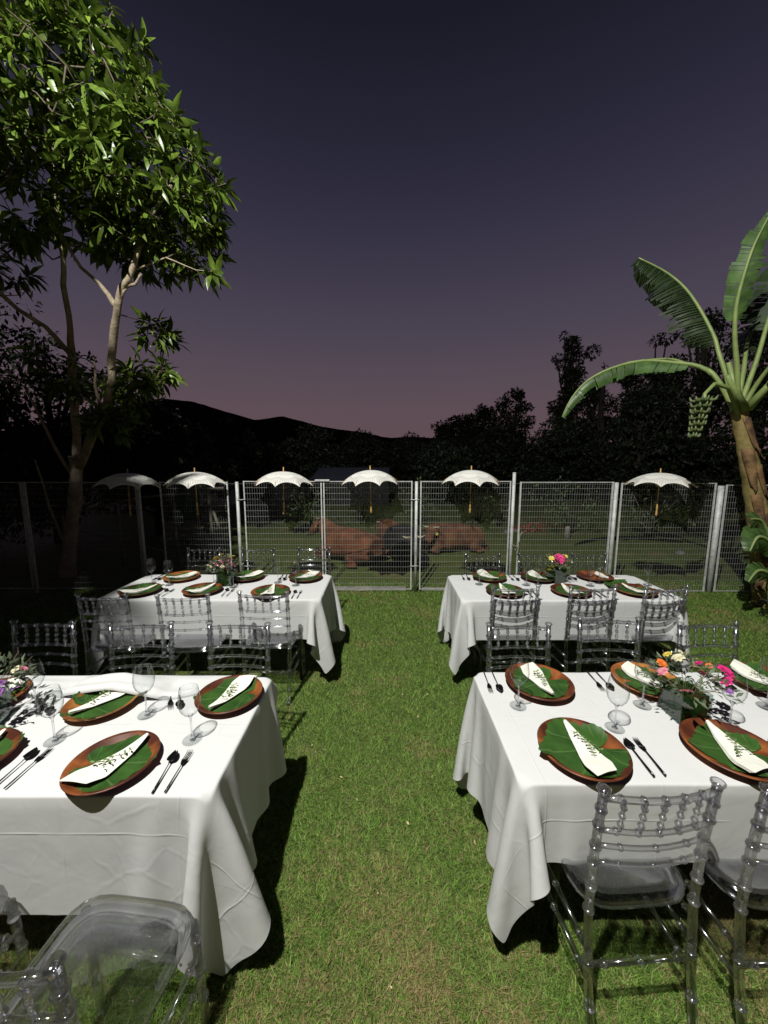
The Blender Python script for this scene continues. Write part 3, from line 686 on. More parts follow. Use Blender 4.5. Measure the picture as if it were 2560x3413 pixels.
def banana():
    org = Vector((4.95, 4.6, 0))
    t = thing('banana_plant', 'tall banana plant with a torn drooping leaf at the right edge', 'banana plant', org)
    tb = MB()
    path = [(5.02,4.6,-.1),(4.93,4.6,.35),(4.83,4.6,.8),(4.70,4.6,1.27),(4.60,4.6,1.6),(4.52,4.6,1.88),(4.43,4.6,2.15),(4.34,4.6,2.40),(4.28,4.58,2.62)]
    rad = [.15,.135,.125,.108,.10,.098,.09,.085,.075]
    P2 = []; R2 = []
    for i in range(len(path) - 1):
        for k in range(4):
            f = k / 4; P2.append(Vector(path[i]).lerp(Vector(path[i + 1]), f) - org); R2.append((rad[i] * (1 - f) + rad[i + 1] * f) * (1 + .05 * math.sin(i * 7 + k * 2.1)))
    tb.tube(P2, R2, 14); part('trunk', tb, M_BTR, t)
    def ctr(z):
        zs = [p[2] for p in path]; return Vector((float(np.interp(z, zs, [p[0] for p in path])), 4.6, z)) - org, float(np.interp(z, zs, rad))
    for i in range(11):      # dry leaf sheaths clasping the stem
        a0 = -PI * .5 + (i * 1.7) % 2.6 - 1.3; z1 = .55 + i * .185; ln = .34 + .1 * (i % 3); V = []; F = []
        for q in range(7):
            z = z1 - ln * q / 6; c, r = ctr(z); half = (.62 - .5 * (q / 6) ** 1.5) * (.8 if i % 2 else 1)
            lift = .004 + .028 * (q / 6) ** 3
            for w_ in range(5):
                a = a0 + half * (w_ / 2 - 1); rr_ = r * 1.06 + lift + .003 * math.sin(w_ * 3 + q); V.append((c.x + rr_ * math.cos(a), c.y + rr_ * math.sin(a), z + .03 * abs(w_ - 2) * (q == 6)))
        for q in range(6):
            for w_ in range(4): a = q * 5 + w_; F.append((a, a + 1, a + 6, a + 5))
        sh = MB(); sh.add(V, F); o = part('sheath', sh, M_SHEATH, t); md = o.modifiers.new('t', 'SOLIDIFY'); md.thickness = .004
    banana_leaf(t, org, [(4.30,4.62,2.45),(4.12,4.70,2.85),(3.95,4.80,3.05),(3.72,4.95,3.14),(3.42,5.10,3.20),(3.08,5.20,3.13),(2.80,5.26,2.98),(2.62,5.3,2.76),(2.50,5.3,2.50)], .205, M_BAN, 3, droopL=.95, droopR=1.0, start=.30)
    banana_leaf(t, org, [(4.27,4.6,2.5),(4.16,4.65,2.9),(4.09,4.72,3.2),(4.06,4.8,3.45),(3.86,4.95,3.95),(3.62,5.05,4.25),(3.26,5.1,4.46)], .44, M_BAND, 5, droopL=.95, droopR=.5, shred=-1, start=.40)
    banana_leaf(t, org, [(4.30,4.6,2.5),(4.16,4.52,2.95),(4.05,4.48,3.3),(3.99,4.44,3.62),(3.98,4.38,3.92),(4.0,4.32,4.2),(4.03,4.2,4.46)], .165, M_BAN, 8, droopL=.12, droopR=.30, start=.42, side=(-.62, -.75, .2))
    banana_leaf(t, org, [(4.33,4.6,2.45),(4.38,4.5,2.75),(4.36,4.3,2.97),(4.25,4.0,3.05),(4.2,3.7,3.0)], .28, M_BAN, 12, droopL=.6, droopR=.6, start=.5)
    banana_leaf(t, org, [(4.30,4.62,2.5),(4.5,4.8,3.0),(4.8,5.1,3.5),(5.3,5.4,3.9),(5.9,5.6,4.0)], .42, M_BAND, 17, droopL=.5, droopR=.7, start=.4)
    banana_leaf(t, org, [(4.25,4.6,2.5),(4.05,4.72,2.95),(3.95,4.95,3.10),(3.9,5.3,3.28),(3.6,5.7,3.34)], .30, M_BAND, 21, droopL=.4, droopR=.5, start=.55)
    banana_leaf(t, org, [(4.31,4.6,2.5),(4.55,4.7,3.1),(4.75,4.8,3.7),(4.9,4.8,4.1),(5.1,4.7,4.5)], .4, M_BAND, 25, droopL=.3, droopR=.5, start=.4, side=(-.6, -.8, .2))
    for i, (a, b) in enumerate([((4.29,4.5,2.5),(3.90,4.35,2.84)), ((4.32,4.5,2.5),(4.40,4.2,2.95)), ((4.28,4.55,2.55),(4.12,4.6,3.05))]):
        st = MB(); mid = Vector(a).lerp(Vector(b), .5) + Vector((0, 0, -.02)); st.tube([Vector(a) - org, mid - org, Vector(b) - org], [.055, .034, .022], 8); part('leaf_stalk', st, M_BRIB, t)
    # hanging bunch of unripe fruit on its curved stalk
    st = MB(); st.tube([Vector(p) - org for p in [(4.22,4.5,2.45),(3.98,4.4,2.72),(3.72,4.3,2.74),(3.56,4.22,2.62),(3.52,4.2,2.15)]], [.03,.026,.022,.02,.012], 7)
    rnf = random.Random(4); bn = part('fruit_bunch', st, M_BRIB, t)
    for tier in range(7):
        z = 2.56 - tier * .065
        for j in range(8):
            a = j * PI / 4 + tier * .5 + rnf.uniform(-.25, .25); r = (.066 - .005 * tier) * rnf.uniform(.75, 1.15)
            fb = MB(); c = Vector((3.53 - .01 * tier, 4.2, z)) - org
            fb.tube([c + Vector((math.cos(a) * q[0] * r * 1.3, math.sin(a) * q[0] * r * 1.3, q[1])) for q in ((.2, .01), (.8, -.02), (1.15, -.012), (1.3, .028))], [.008, .016, .016, .005], 6)
            part('banana', fb, M_FRUIT, bn)
    org2 = Vector((4.75, 4.3, 0))
    s = thing('banana_sucker', 'young banana shoot with round green leaves at the foot of the big one', 'banana plant', org2)
    sb = MB(); sb.tube([(0, 0, 0), (-.05, 0, .35), (-.1, 0, .75)], [.05, .04, .02], 8); part('stem', sb, M_BRIB, s)
    banana_leaf(s, org2, [(4.66,4.3,.70),(4.58,4.28,.95),(4.42,4.25,1.18),(4.24,4.2,1.22)], .18, M_BAN, 31, droopL=.5, droopR=.4, start=.2, side=(0, -.9, .5))
    banana_leaf(s, org2, [(4.66,4.3,.55),(4.52,4.2,.9),(4.30,4.15,1.02),(4.17,4.1,.86)], .20, M_BAN, 33, droopL=.4, droopR=.3, start=.2, side=(0, -.9, .5))
    banana_leaf(s, org2, [(4.68,4.3,.35),(4.55,4.2,.55),(4.35,4.15,.62),(4.2,4.1,.50)], .14, M_BAN, 36, droopL=.4, droopR=.3, start=.2, side=(0, -.9, .5))
    banana_leaf(s, org2, [(4.68,4.3,.55),(4.8,4.2,.95),(4.85,4.1,1.2),(4.8,4.0,1.35)], .2, M_BAN, 39, droopL=.4, droopR=.3, start=.2, side=(0, -.9, .5))
banana()
# dark garden bed round the banana plant
bd = thing('shrub', 'low dark shrub at the banana plant foot by the right edge', 'shrub', (5.0, 4.15, 0))
V, F = clump_cloud([(random.uniform(-.35, .6), random.uniform(-.3, .3), random.uniform(.08, .55), .2) for _ in range(12)], 500, .09, leaf_template(.5, .2, .2, 2)); link('foliage', np_mesh('foliage', V, F, M_DLEAF), bd, 'stuff')
sb = MB(); [sb.tube([(0, 0, 0), (.3 * math.cos(a), .2 * math.sin(a), .5)], [.015, .006], 5) for a in (0, 1.2, 2.6, 4)]; part('stem', sb, M_DBARK, bd)

# ------------------------------------------------------------------ WIRE FENCE AND GATE
FY = 5.12
def wire_mesh_part(x0, x1, z0, z1, parent, dx=.0345, dz=.079):
    mb = MB(); n = max(1, round((x1 - x0) / dx)); k = round((z1 - z0) / dz)
    for i in range(1, n):
        x = x0 + (x1 - x0) * i / n; mb.box((x - .0009, -.0009, z0), (x + .0009, .0009, z1))
    for j in range(0, k + 1):
        z = z0 + (z1 - z0) * j / k; mb.box((x0, -.0033, z - .0016), (x1, -.0012, z + .0016))
    part('wire_mesh', mb, M_WIRE, parent, smooth=False, kind='stuff')
def post(x, h, r, parent=None, name='post', z0=-.05, lean=0, y=0):
    mb = MB(); mb.tube([(x, y, z0), (x + lean, y, h)], r, 12); return part(name, mb, M_GALV, parent)
def panel(x0, x1, z0, z1, parent, edge=.017):
    mb = MB()
    for x in (x0 + edge / 2, x1 - edge / 2): mb.box((x - edge / 2, -edge / 2, z0), (x + edge / 2, edge / 2, z1))
    mb.box((x0 + edge, -.005, z1 - .012), (x1 - edge, .005, z1 - .002)); mb.box((x0 + edge, -.005, z0 + .002), (x1 - edge, .005, z0 + .012))
    p = part('fence_panel', mb, M_GALV, parent, smooth=False); wire_mesh_part(x0 + edge, x1 - edge, z0 + .012, z1 - .012, p)
fn = thing('wire_fence', 'galvanised welded wire fence between the lawn and the cow pasture', 'fence', (0, FY, 0))
for x0, x1 in [(-6.6, -5.05), (-5.0, -3.45), (-3.12, -2.17)]: panel(x0, x1, .06, 1.60, fn)
panel(3.30, 4.62, .02, 1.585, fn); panel(4.76, 6.3, .02, 1.56, fn); panel(6.42, 7.9, .02, 1.56, fn)
for x, h, r in [(-6.64, 1.6, .022), (-5.02, 1.6, .022), (-3.42, 1.58, .024), (-2.045, 1.60, .022), (.452, 1.605, .021), (3.232, 1.59, .026), (4.69, 1.545, .036), (6.36, 1.55, .03)]: post(x, h, r, fn)
panel(-1.955, -.865, .05, 1.612, fn); panel(-.845, .395, .05, 1.612, fn)
panel(.505, 1.765, .05, 1.612, fn)
cb = MB(); cb.box((-.955, -.03, 1.606), (-.755, .02, 1.632)); part('clamp', cb, M_GALV, fn, smooth=False, mod='bevel')
for x in (-2.0, .42): 
    for z in (.4, 1.35): c_ = MB(); c_.tube([(x - .05, -.02, z), (x + .07, -.022, z + .004)], .006, 6); part('clip', c_, M_GALV, fn)
tp_ = post(1.805, 1.73, .022, fn)
gt = thing('gate', 'wire mesh gate leaf between the tall post and the double posts', 'gate', (0, FY, 0))
panel(1.89, 3.19, .05, 1.60, gt, .02)
lc = MB(); lc.tube([(1.80, -.05, .72), (1.86, -.06, .70), (1.90, -.06, .78), (1.905, -.05, .86), (1.94, -.05, .90)], .007, 6); lc.tube([(1.84, -.05, .66), (1.87, -.06, .62), (1.9, -.05, .7)], .006, 6); part('latch', lc, M_CONC, gt)
kb = MB(); kb.box((-2.0, 5.20, -.02), (.32, 5.28, .045)); k_ = part('kerb', kb, M_CONC, smooth=False, mod='bevel'); k_['kind'] = 'structure'
kb = MB(); kb.box((.55, 5.20, -.02), (1.75, 5.28, .03)); k_ = part('kerb', kb, M_CONC, smooth=False, mod='bevel'); k_['kind'] = 'structure'

# ------------------------------------------------------------------ LACE PARASOLS
def parasol():
    t = thing('parasol', '', 'parasol', (0, 0, 0), 0, 'white lace parasols hung along the fence')
    n = 8; R = .395; rows = 12; seg = 10; V = []; F = []; UV = []
    for r in range(rows + 1):
        v = r / rows
        for k in range(n * seg + 1):
            u = k / seg; a = 2 * PI * u / n; ph = abs(math.sin(PI * u))     # 0 on the ribs
            sc_ = 1 - .085 * v * v * ph
            rim = 1.0 - (.13 * ph ** .7) * max(0, (v - .75) / .25) - 0
            rad = R * v * sc_ * (rim if v > .75 else 1)
            z = .162 * (1 - v ** 2.2) - .024 * (1 - ph) ** 2.5 * max(0, (v - .8) / .2) ** 1.5 - .008 * ph * v + (.040 * ph ** .8 * max(0, (v - .7) / .3) ** 1.5)
            V.append((rad * math.cos(a), rad * math.sin(a), z)); UV.append((u, v))
    w = n * seg + 1
    for r in range(rows):
        for k in range(n * seg): a = r * w + k; F.append((a, a + 1, a + w + 1, a + w))
    link('canopy', np_mesh('canopy', V, F, M_LACE, True, UV), t)
    fr = MB(); fr.lathe([(.0, .222), (.0075, .219), (.008, .17), (.011, .163), (.0, .161)], 10); part('ferrule', fr, M_WOODY, t)
    sh = MB(); sh.tube([(0, 0, .162), (0, 0, -.26)], .0058, 8); part('shaft', sh, M_WOODY, t)
    hd = MB(); hd.lathe([(.0, -.25), (.009, -.255), (.0075, -.275), (.011, -.29), (.0105, -.33), (.008, -.34), (.012, -.355), (.013, -.40), (.008, -.412), (0, -.414)], 12); part('handle', hd, M_WOODY, t)
    for k in range(n):
        a = 2 * PI * k / n; rb = MB(); pts = []
        for q in range(7):
            v = q / 6; pts.append((R * v * math.cos(a) * 1.03, R * v * math.sin(a) * 1.03, .162 * (1 - v ** 2.2) - .008))
        rb.tube(pts, .0022, 4)
        rb.tube([(0, 0, .02), (R * .5 * math.cos(a), R * .5 * math.sin(a), .118)], .0016, 4); part('rib', rb, M_WOODY, t)
    return t
par = parasol(); freeze(par)
PLAB = ['leftmost lace parasol, half lost in leaf shadow', 'second lace parasol from the left, its left side shaded', 'third lace parasol from the left, above the nearer-left panel edge',
        'fourth lace parasol, above the gate leaf joining the centre post', 'fifth lace parasol, hung just right of the centre post', 'rightmost lace parasol, nearest the banana plant']
PP = [(-3.40, 4.90, 1.565, .1), (-2.505, 4.90, 1.578, .25), (-1.335, 4.90, 1.585, .0), (-.18, 4.90, 1.603, .33), (1.155, 4.90, 1.603, .05), (3.66, 4.90, 1.567, .2)]
for i, (x, y, z, rz) in enumerate(PP):
    o = par if i == 0 else dup(par, (0, 0, 0), 0)
    o.location = (x, y, z); o.rotation_euler = ((.02, .03, -.02, .0, .02, -.03)[i], (.04, .0, .02, -.02, .0, .035)[i], rz); o['label'] = PLAB[i]
    o['group'] = 'white lace parasols hung along the fence'
hw = MB(); hw.tube([(-4.9, 4.905, 1.585), (-3.4, 4.90, 1.575), (-1.3, 4.9, 1.59), (.45, 4.9, 1.60), (3.2, 4.9, 1.575), (4.68, 5.06, 1.54)], .0012, 4)
tag(part('wire', hw, M_WIRE), 'thin line strung along the fence top that carries the parasols', 'wire')

# ------------------------------------------------------------------ CLEAR CHIAVARI CHAIRS (origin on the ground below the top rail, seat towards +y)
def chair():
    t = thing('chiavari_chair', '', 'chair')
    def ringed(mb, pts, rad, rings, rr, n=12):
        mb.tube(pts, rad, n)
        k = len(pts) - 1
        L_ = [0]
        for a, b in zip(pts[:-1], pts[1:]): L_.append(L_[-1] + (Vector(b) - Vector(a)).length)
        for f in rings:
            s = f * L_[-1]; i = max(j for j in range(k) if L_[j] <= s + 1e-9); i = min(i, k - 1)
            q = (s - L_[i]) / (L_[i + 1] - L_[i]); p = Vector(pts[i]).lerp(Vector(pts[i + 1]), q); d = (Vector(pts[i + 1]) - Vector(pts[i])).normalized()
            mb.tube([p + d * x for x in (-.0065, -.0045, 0, .0045, .0065)], [rad * .9, rr * .95, rr, rr * .95, rad * .9], n)
    hw_ = .178
    for s in (-1, 1):
        mb = MB(); pts = [(s * .172, -.035, 0), (s * .176, .005, .22), (s * .178, .025, .44), (s * .178, .02, .66), (s * .18, 0, .885)]
        ringed(mb, pts, .0135, (.14, .30, .50, .60, .70, .77, .86, .93), .0185)
        top = Vector(pts[-1]); mb.tube([top + Vector((0, -.0005, z)) for z in (-.008, .004, .008, .014, .019, .021)], [.0135, .0145, .0195, .0205, .015, .004], 14)
        part('back_post', mb, M_ACR, t)
        mb = MB(); ringed(mb, [(s * .19, .40, 0), (s * .188, .395, .22), (s * .185, .385, .425)], .0135, (.3, .55, .85), .0175); part('front_leg', mb, M_ACR, t)
        for z0, z1 in ((.30, .30), (.20, .20)):
            mb = MB(); ringed(mb, [(s * .177, .01, z0), (s * .187, .395, z1)], .0095, (.12, .5, .88), .0135, 10); part('side_stretcher', mb, M_ACR, t)
    for z, r in ((.865, .0105), (.745, .0085), (.685, .0080), (.622, .0080)):
        mb = MB(); y = .02 * (1 - ((z - .66) / .22)) if z > .66 else .02
        pts = [(-.178 + .356 * i / 8, y - .022 * math.sin(PI * i / 8), z) for i in range(9)]
        ringed(mb, pts, r, (.14, .32, .5, .68, .86) if z > .7 else (.2, .5, .8), r * 1.38, 10); part('back_rail', mb, M_ACR, t)
    for i in range(5):
        f = (i + 1) / 6; x = -.178 + .356 * f; yb = -.022 * math.sin(PI * f)
        mb = MB(); pts = [(x, yb + .0125, .748), (x, yb + .001, .862)]
        mb.tube(pts, .0058, 8)
        for q in (.22, .5, .78): p = Vector(pts[0]).lerp(Vector(pts[1]), q); mb.tube([p + Vector((0, 0, z)) for z in (-.008, -.004, 0, .004, .008)], [.006, .0098, .0108, .0098, .006], 8)
        part('spindle', mb, M_ACR, t)
    for y, z, x in ((.395, .26, .187), (.008, .25, .177)):
        mb = MB(); ringed(mb, [(-x, y, z), (x, y, z)], .0095, (.15, .5, .85), .0135, 10); part('cross_stretcher', mb, M_ACR, t)
    # seat: rounded slab with a moulded apron
    st = MB(); out = []
    def ring(e, z):
        pts = []
        for k in range(40):
            a = 2 * PI * k / 40; c, s_ = math.cos(a), math.sin(a); q = 5
            r = (abs(c) ** q + abs(s_) ** q) ** (-1 / q)
            x = c * r * (.200 - e); y = s_ * r * (.195 - e); x *= 1 + .05 * (y / .2)
            pts.append((x, .215 + y, z))
        return pts
    lay = [ring(.012, .428), ring(.0, .434), ring(.0, .462), ring(.007, .470), ring(.02, .472), ring(.035, .466), ring(.09, .464)]
    vs_ = [p for l in lay for p in l]; fs_ = []
    for i in range(len(lay) - 1):
        for j in range(40): fs_.append((i * 40 + j, i * 40 + (j + 1) % 40, (i + 1) * 40 + (j + 1) % 40, (i + 1) * 40 + j))
    fs_.append(tuple(range(240, 280)))
    in_ = [ring(.016, .428), ring(.016, .452), ring(.05, .456)]; b0 = len(vs_); vs_ += [p for l in in_ for p in l]
    for j in range(40): fs_.append((j, b0 + j, b0 + (j + 1) % 40, (j + 1) % 40))
    for i in range(2):
        for j in range(40): fs_.append((b0 + i * 40 + j, b0 + (i + 1) * 40 + j, b0 + (i + 1) * 40 + (j + 1) % 40, b0 + i * 40 + (j + 1) % 40))
    fs_.append(tuple(range(b0 + 80, b0 + 120))[::-1])
    st.add(vs_, fs_); part('seat', st, M_ACR, t)
    return t
ch0 = chair(); freeze(ch0)
CH = []
def chairs(rows):
    global _first
    for (x, y, rz, lb, grp) in rows:
        o = ch0 if not CH else dup(ch0, (0, 0, 0))
        o.location = (x, y, 0); o.rotation_euler = (0, 0, rz); o['label'] = lb; o['group'] = grp; CH.append(o)
GF = 'clear chiavari chairs at the far tables'; GN = 'clear chiavari chairs at the near tables'
chairs([
 (.836, .990, .06, 'clear acrylic chair in the right foreground, its whole back in view', GN),
 (1.325, .985, .03, 'clear chair cut by the right edge, beside the foreground one', GN),
 (-.821, .611, -.10, 'clear chair in the left foreground, its seat lip against the cloth hem', GN),
 (-1.44, .66, -.06, 'clear chair at the lower left corner, mostly out of the picture', GN),
 (.814, 2.112, PI + .0, 'clear chair across the near right table, nearest the aisle', GN),
 (1.41, 2.195, PI - .03, 'clear chair across the near right table, behind its honey-coloured plate', GN),
 (1.973, 2.13, PI + .05, 'clear chair standing over open grass behind the near right table flowers', GN),
 (-2.086, 2.146, PI, 'clear chair standing in the dark left of the near left table', GN),
 (-1.476, 2.125, PI + .04, 'clear chair across the near left table, middle one of three', GN),
 (-.882, 2.122, PI - .05, 'clear chair across the near left table, nearest the aisle', GN),
 (-2.085, 2.615, -.02, 'clear chair in half shade at the dark end of the far left table', GF),
 (-1.483, 2.605, .06, 'clear chair drawn up to the middle of the far left table', GF),
 (-.910, 2.665, -.02, 'clear chair drawn up to the far left table, nearest the aisle', GF),
 (1.041, 2.805, .03, 'clear chair drawn up to the far right table, nearest the aisle', GF),
 (1.655, 2.805, .05, 'clear chair drawn up to the middle of the far right table', GF),
 (2.225, 2.79, .12, 'clear chair tilted outward at the outer end of the far right table', GF),
 (-2.061, 4.12, PI, 'clear chair beyond the far left table, seen against darkness', GF),
 (-1.44, 4.12, PI, 'clear chair beyond the far left table, behind its flowers', GF),
 (-.807, 4.15, PI, 'clear chair beyond the far left table, in front of the brown cow', GF),
 (1.054, 3.839, PI, 'clear chair beyond the far right table, left of the tall gate post', GF),
 (1.632, 3.865, PI, 'clear chair beyond the far right table, just left of its pink flowers', GF),
 (2.203, 3.865, PI, 'clear chair beyond the far right table, against the double fence posts', GF)])

# ------------------------------------------------------------------ TABLES AND DRAPED CLOTHS
HX, HY, TZ = .915, .345, .748
def table(cx, cy_, rz, label):
    t = thing('folding_table', label, 'table', (cx, cy_, 0), rz, 'banquet tables under white cloths')
    b = MB(); b.box((-HX + .045, -HY + .045, TZ - .045), (HX - .045, HY - .045, TZ - .006)); part('tabletop', b, M_TABW, t, smooth=False, mod='bevel')
    for sx in (-1, 1):
        for sy in (-1, 1): l = MB(); l.tube([(sx * .72, sy * .25, 0), (sx * .70, sy * .25, TZ - .03)], .013, 8); part('leg', l, M_TLEG, t)
        l = MB(); l.tube([(sx * .71, -.24, .16), (sx * .71, .24, .16)], .01, 8); part('leg_brace', l, M_TLEG, t)
    return t
def sim_cloth(x0, x1, y0, y1, seed, frames=110, iters=20, push=None):
    rng = np.random.default_rng(seed); d = .030
    x0, x1 = [math.copysign(HX + round((abs(v) - HX) / d) * d, v) for v in (x0, x1)]; y0, y1 = [math.copysign(HY + round((abs(v) - HY) / d) * d, v) for v in (y0, y1)]
    nx = int(round((x1 - x0) / d)) + 1; ny = int(round((y1 - y0) / d)) + 1
    gx, gy = np.meshgrid(np.linspace(x0, x1, nx), np.linspace(y0, y1, ny), indexing='ij'); dx = (x1 - x0) / (nx - 1); dy = (y1 - y0) / (ny - 1)
    X = np.stack([gx, gy, np.full_like(gx, TZ + .006)], -1)
    fx = sum(rng.normal(0, 1) * np.sin(gx * k * 2.1 + rng.uniform(0, 6)) * np.sin(gy * k * 1.7 + rng.uniform(0, 6)) for k in range(1, 7))
    X[..., 2] += .0012 * np.abs(fx)
    pin = (np.abs(gx) < HX + .004) & (np.abs(gy) < HY + .004) & (np.abs(gx) + np.abs(gy) < HX + HY - .025); P0 = X[pin].copy()
    V = np.zeros_like(X)
    over = ~pin
    V[..., 0] += rng.normal(0, .04, gx.shape) * over; V[..., 1] += rng.normal(0, .04, gx.shape) * over
    wv = .5 * np.sin(gx * 9 + rng.uniform(0, 6)) + .4 * np.sin(gx * 17 + 2); wu = .7 * np.sin(gy * 19 + rng.uniform(0, 6)) + .5 * np.sin(gy * 37 + 1)
    V[..., 1] += .22 * wv * (np.abs(gy) > HY + .1) * np.sign(gy); V[..., 0] += .35 * wu * (np.abs(gx) > HX + .1) * np.sign(gx)
    dd = math.hypot(dx, dy); dt = 1 / 60.; G = 7.0
    S = slice
    def pairs():
        L = []
        for o in (0, 1):
            a = X[o:nx - 1:2]; L.append((a, X[o + 1:nx:2], dx, 1.0, 0))
            L.append((X[:, o:ny - 1:2], X[:, o + 1:ny:2], dy, 1.0, 0))
            L.append((X[o:nx - 1:2, :-1], X[o + 1:nx:2, 1:], dd, .5, 0)); L.append((X[o:nx - 1:2, 1:], X[o + 1:nx:2, :-1], dd, .5, 0))
        for o in range(4):
            a = X[o:nx - 2:4]; b = X[o + 2:nx:4]; k = min(len(a), len(b)); L.append((a[:k], b[:k], 2 * dx, .07, 1))
            a = X[:, o:ny - 2:4]; b = X[:, o + 2:ny:4]; k = min(a.shape[1], b.shape[1]); L.append((a[:, :k], b[:, :k], 2 * dy, .07, 1))
        return L
    L = pairs(); r = .013
    hc = np.array([HX - r + .006, HY - r + .006, TZ - r + .005])
    for f in range(frames):
        V[..., 2] -= G * dt; V *= .975
        Pv = X.copy(); X += V * dt
        if push is not None: push(X, gx, gy, f)
        for it in range(iters):
            for (A, B, rest, w, comp) in L:
                D = B - A; l = np.sqrt((D * D).sum(-1)) + 1e-9; e = (l - rest) / l * .5 * w
                if comp: e = np.minimum(e, 0)
                D *= e[..., None]; A += D; B -= D
            if it % 3 == 2 or it == iters - 1:
                Q = np.abs(X) - hc; Q[..., 2] = X[..., 2] - hc[2]; m = np.maximum(Q, 0); ln = np.sqrt((m * m).sum(-1))
                ins = (ln < r) & (Q.max(-1) > -.08)
                o1 = ins & (ln > 1e-6); sg = np.sign(X); sg[..., 2] = 1
                X[o1] += (m[o1] / ln[o1][:, None]) * sg[o1] * (r - ln[o1])[:, None]
                o2 = ins & (ln <= 1e-6)
                if o2.any():
                    ax = Q[o2].argmax(-1); idx = np.argwhere(o2)
                    for (i, j), a in zip(idx, ax):
                        X[i, j, a] = (hc[a] + r) * sg[i, j, a]
                X[..., 2] = np.maximum(X[..., 2], .02); X[pin] = P0
        V = (X - Pv) / dt
    return X, gx, gy, nx, ny
def cloth(cx, cy_, rz, ext, seed, label, kx=.78, frames=190):
    X, gx, gy, nx, ny = sim_cloth(*ext, seed, frames)
    for ax, h_, k_ in ((0, HX, kx), (1, HY, .74)):       # the heavy cotton hangs close to the table
        a_ = np.abs(X[..., ax]); o_ = a_ > h_; X[..., ax] = np.where(o_, np.sign(X[..., ax]) * (h_ + (a_ - h_) * k_ - np.minimum(.004, (a_ - h_) * .1)), X[..., ax])
    ii, jj = np.meshgrid(np.arange(nx - 1), np.arange(ny - 1), indexing='ij'); a = (ii * ny + jj).ravel()
    F = np.stack([a, a + ny, a + ny + 1, a + 1], 1)
    UV = np.stack([gx.ravel(), gy.ravel()], 1)
    o = link('tablecloth', np_mesh('tablecloth', X.reshape(-1, 3), F, M_CLOTH, True, UV)); o.location = (cx, cy_, 0); o.rotation_euler = (0, 0, rz)
    me = o.data; ne = len(me.edges); ev = np.empty(ne * 2, np.int32); me.edges.foreach_get('vertices', ev); ev = ev.reshape(-1, 2)
    ax_, ay_ = np.abs(gx.ravel()), np.abs(gy.ravel())
    onx = (np.abs(ax_ - HX) < .005) & (ay_ < HY + .005); ony = (np.abs(ay_ - HY) < .005) & (ax_ < HX + .005)
    cr = (onx[ev].all(1) | ony[ev].all(1)).astype(np.float32) * .72
    me.attributes.new('crease_edge', 'FLOAT', 'EDGE').data.foreach_set('value', cr)
    s = o.modifiers.new('s', 'SUBSURF'); s.levels = 1; s.render_levels = 2 if cy_ < 2 else 1
    tag(o, label, 'tablecloth', 'white tablecloths on the banquet tables'); return o
TB = dict(NR=(1.385, 1.485, 0), NL=(-1.495, 1.440, 0), FR=(1.545, 3.205, 0), FL=(-1.435, 3.22, 0))
table(*TB['NR'], 'dark-legged folding table hidden under the near right cloth'); table(*TB['NL'], 'folding table hidden under the near left cloth')
table(*TB['FR'], 'folding table hidden under the far right cloth'); table(*TB['FL'], 'folding table hidden under the far left cloth')
cloth(*TB['NR'], (-1.44, 1.42, -.65, .84), 3, 'white cloth on the near right table, its corner hanging over the aisle', .62, frames=210)
cloth(*TB['FR'], (-1.40, 1.40, -.68, .84), 5, 'white cloth on the far right table behind three clear chairs', .62)
cloth(*TB['FL'], (-1.40, 1.40, -.66, .86), 8, 'white cloth on the far left table, its left end in shadow')
cloth(*TB['NL'], (-1.40, 1.385, -.78, .42), 12, 'white cloth on the near left table, far edge blown back over a plate', 1.08, frames=210)
def folded_hem():
    V = []; UV = []; F = []; nx = 120; ny = 16
    for i in range(nx + 1):
        s = i / nx; x = -2.40 + 1.74 * s
        bd = float(np.interp(x, [-2.4, -2.0, -1.75, -1.45, -1.25, -1.08, -.98, -.85, -.75, -.66], [1.72, 1.68, 1.62, 1.60, 1.595, 1.585, 1.60, 1.665, 1.705, 1.765])) + .004 * math.sin(x * 23)
        for j in range(ny + 1):
            t = j / ny; y = 1.792 + (bd - 1.792) * t
            over = max(0, 1 - abs(x + 1.29) / .24) ** .5 if abs(x + 1.29) < .24 else 0
            base = .760 + .050 * over * min(1, t * 2.2) * (1 if bd < 1.66 else 0)
            roll = (.30 + .70 * min(1, (1.80 - bd) / .12))
            z = base + roll * (.011 * math.sin(PI * min(1, t * 1.02)) ** .5 + .010 * math.exp(-((t - .86) / .10) ** 2))
            z += roll * (.006 * math.sin(x * 14 + y * 30) + .009 * mnoise.noise(Vector((x * 6, y * 16, 2)))) * math.sin(PI * t)
            if j == ny: z = base - .004
            V.append((x + 1.495, y - 1.44 , z)); UV.append((x, y))
    # the doubled hem: the strip turns under itself
    for i in range(nx):
        for j in range(ny): a = i * (ny + 1) + j; F.append((a, a + 1, a + ny + 2, a + ny + 1))
    tc_ = [o for o in bpy.data.objects if o.name.startswith('tablecloth') and abs(o.location.x + 1.495) < .01][0]
    o = link('folded_edge', np_mesh('folded_edge', V, F, M_CLOTH, True, UV), tc_)
    s = o.modifiers.new('t', 'SOLIDIFY'); s.thickness = .003; s.offset = -1
folded_hem()

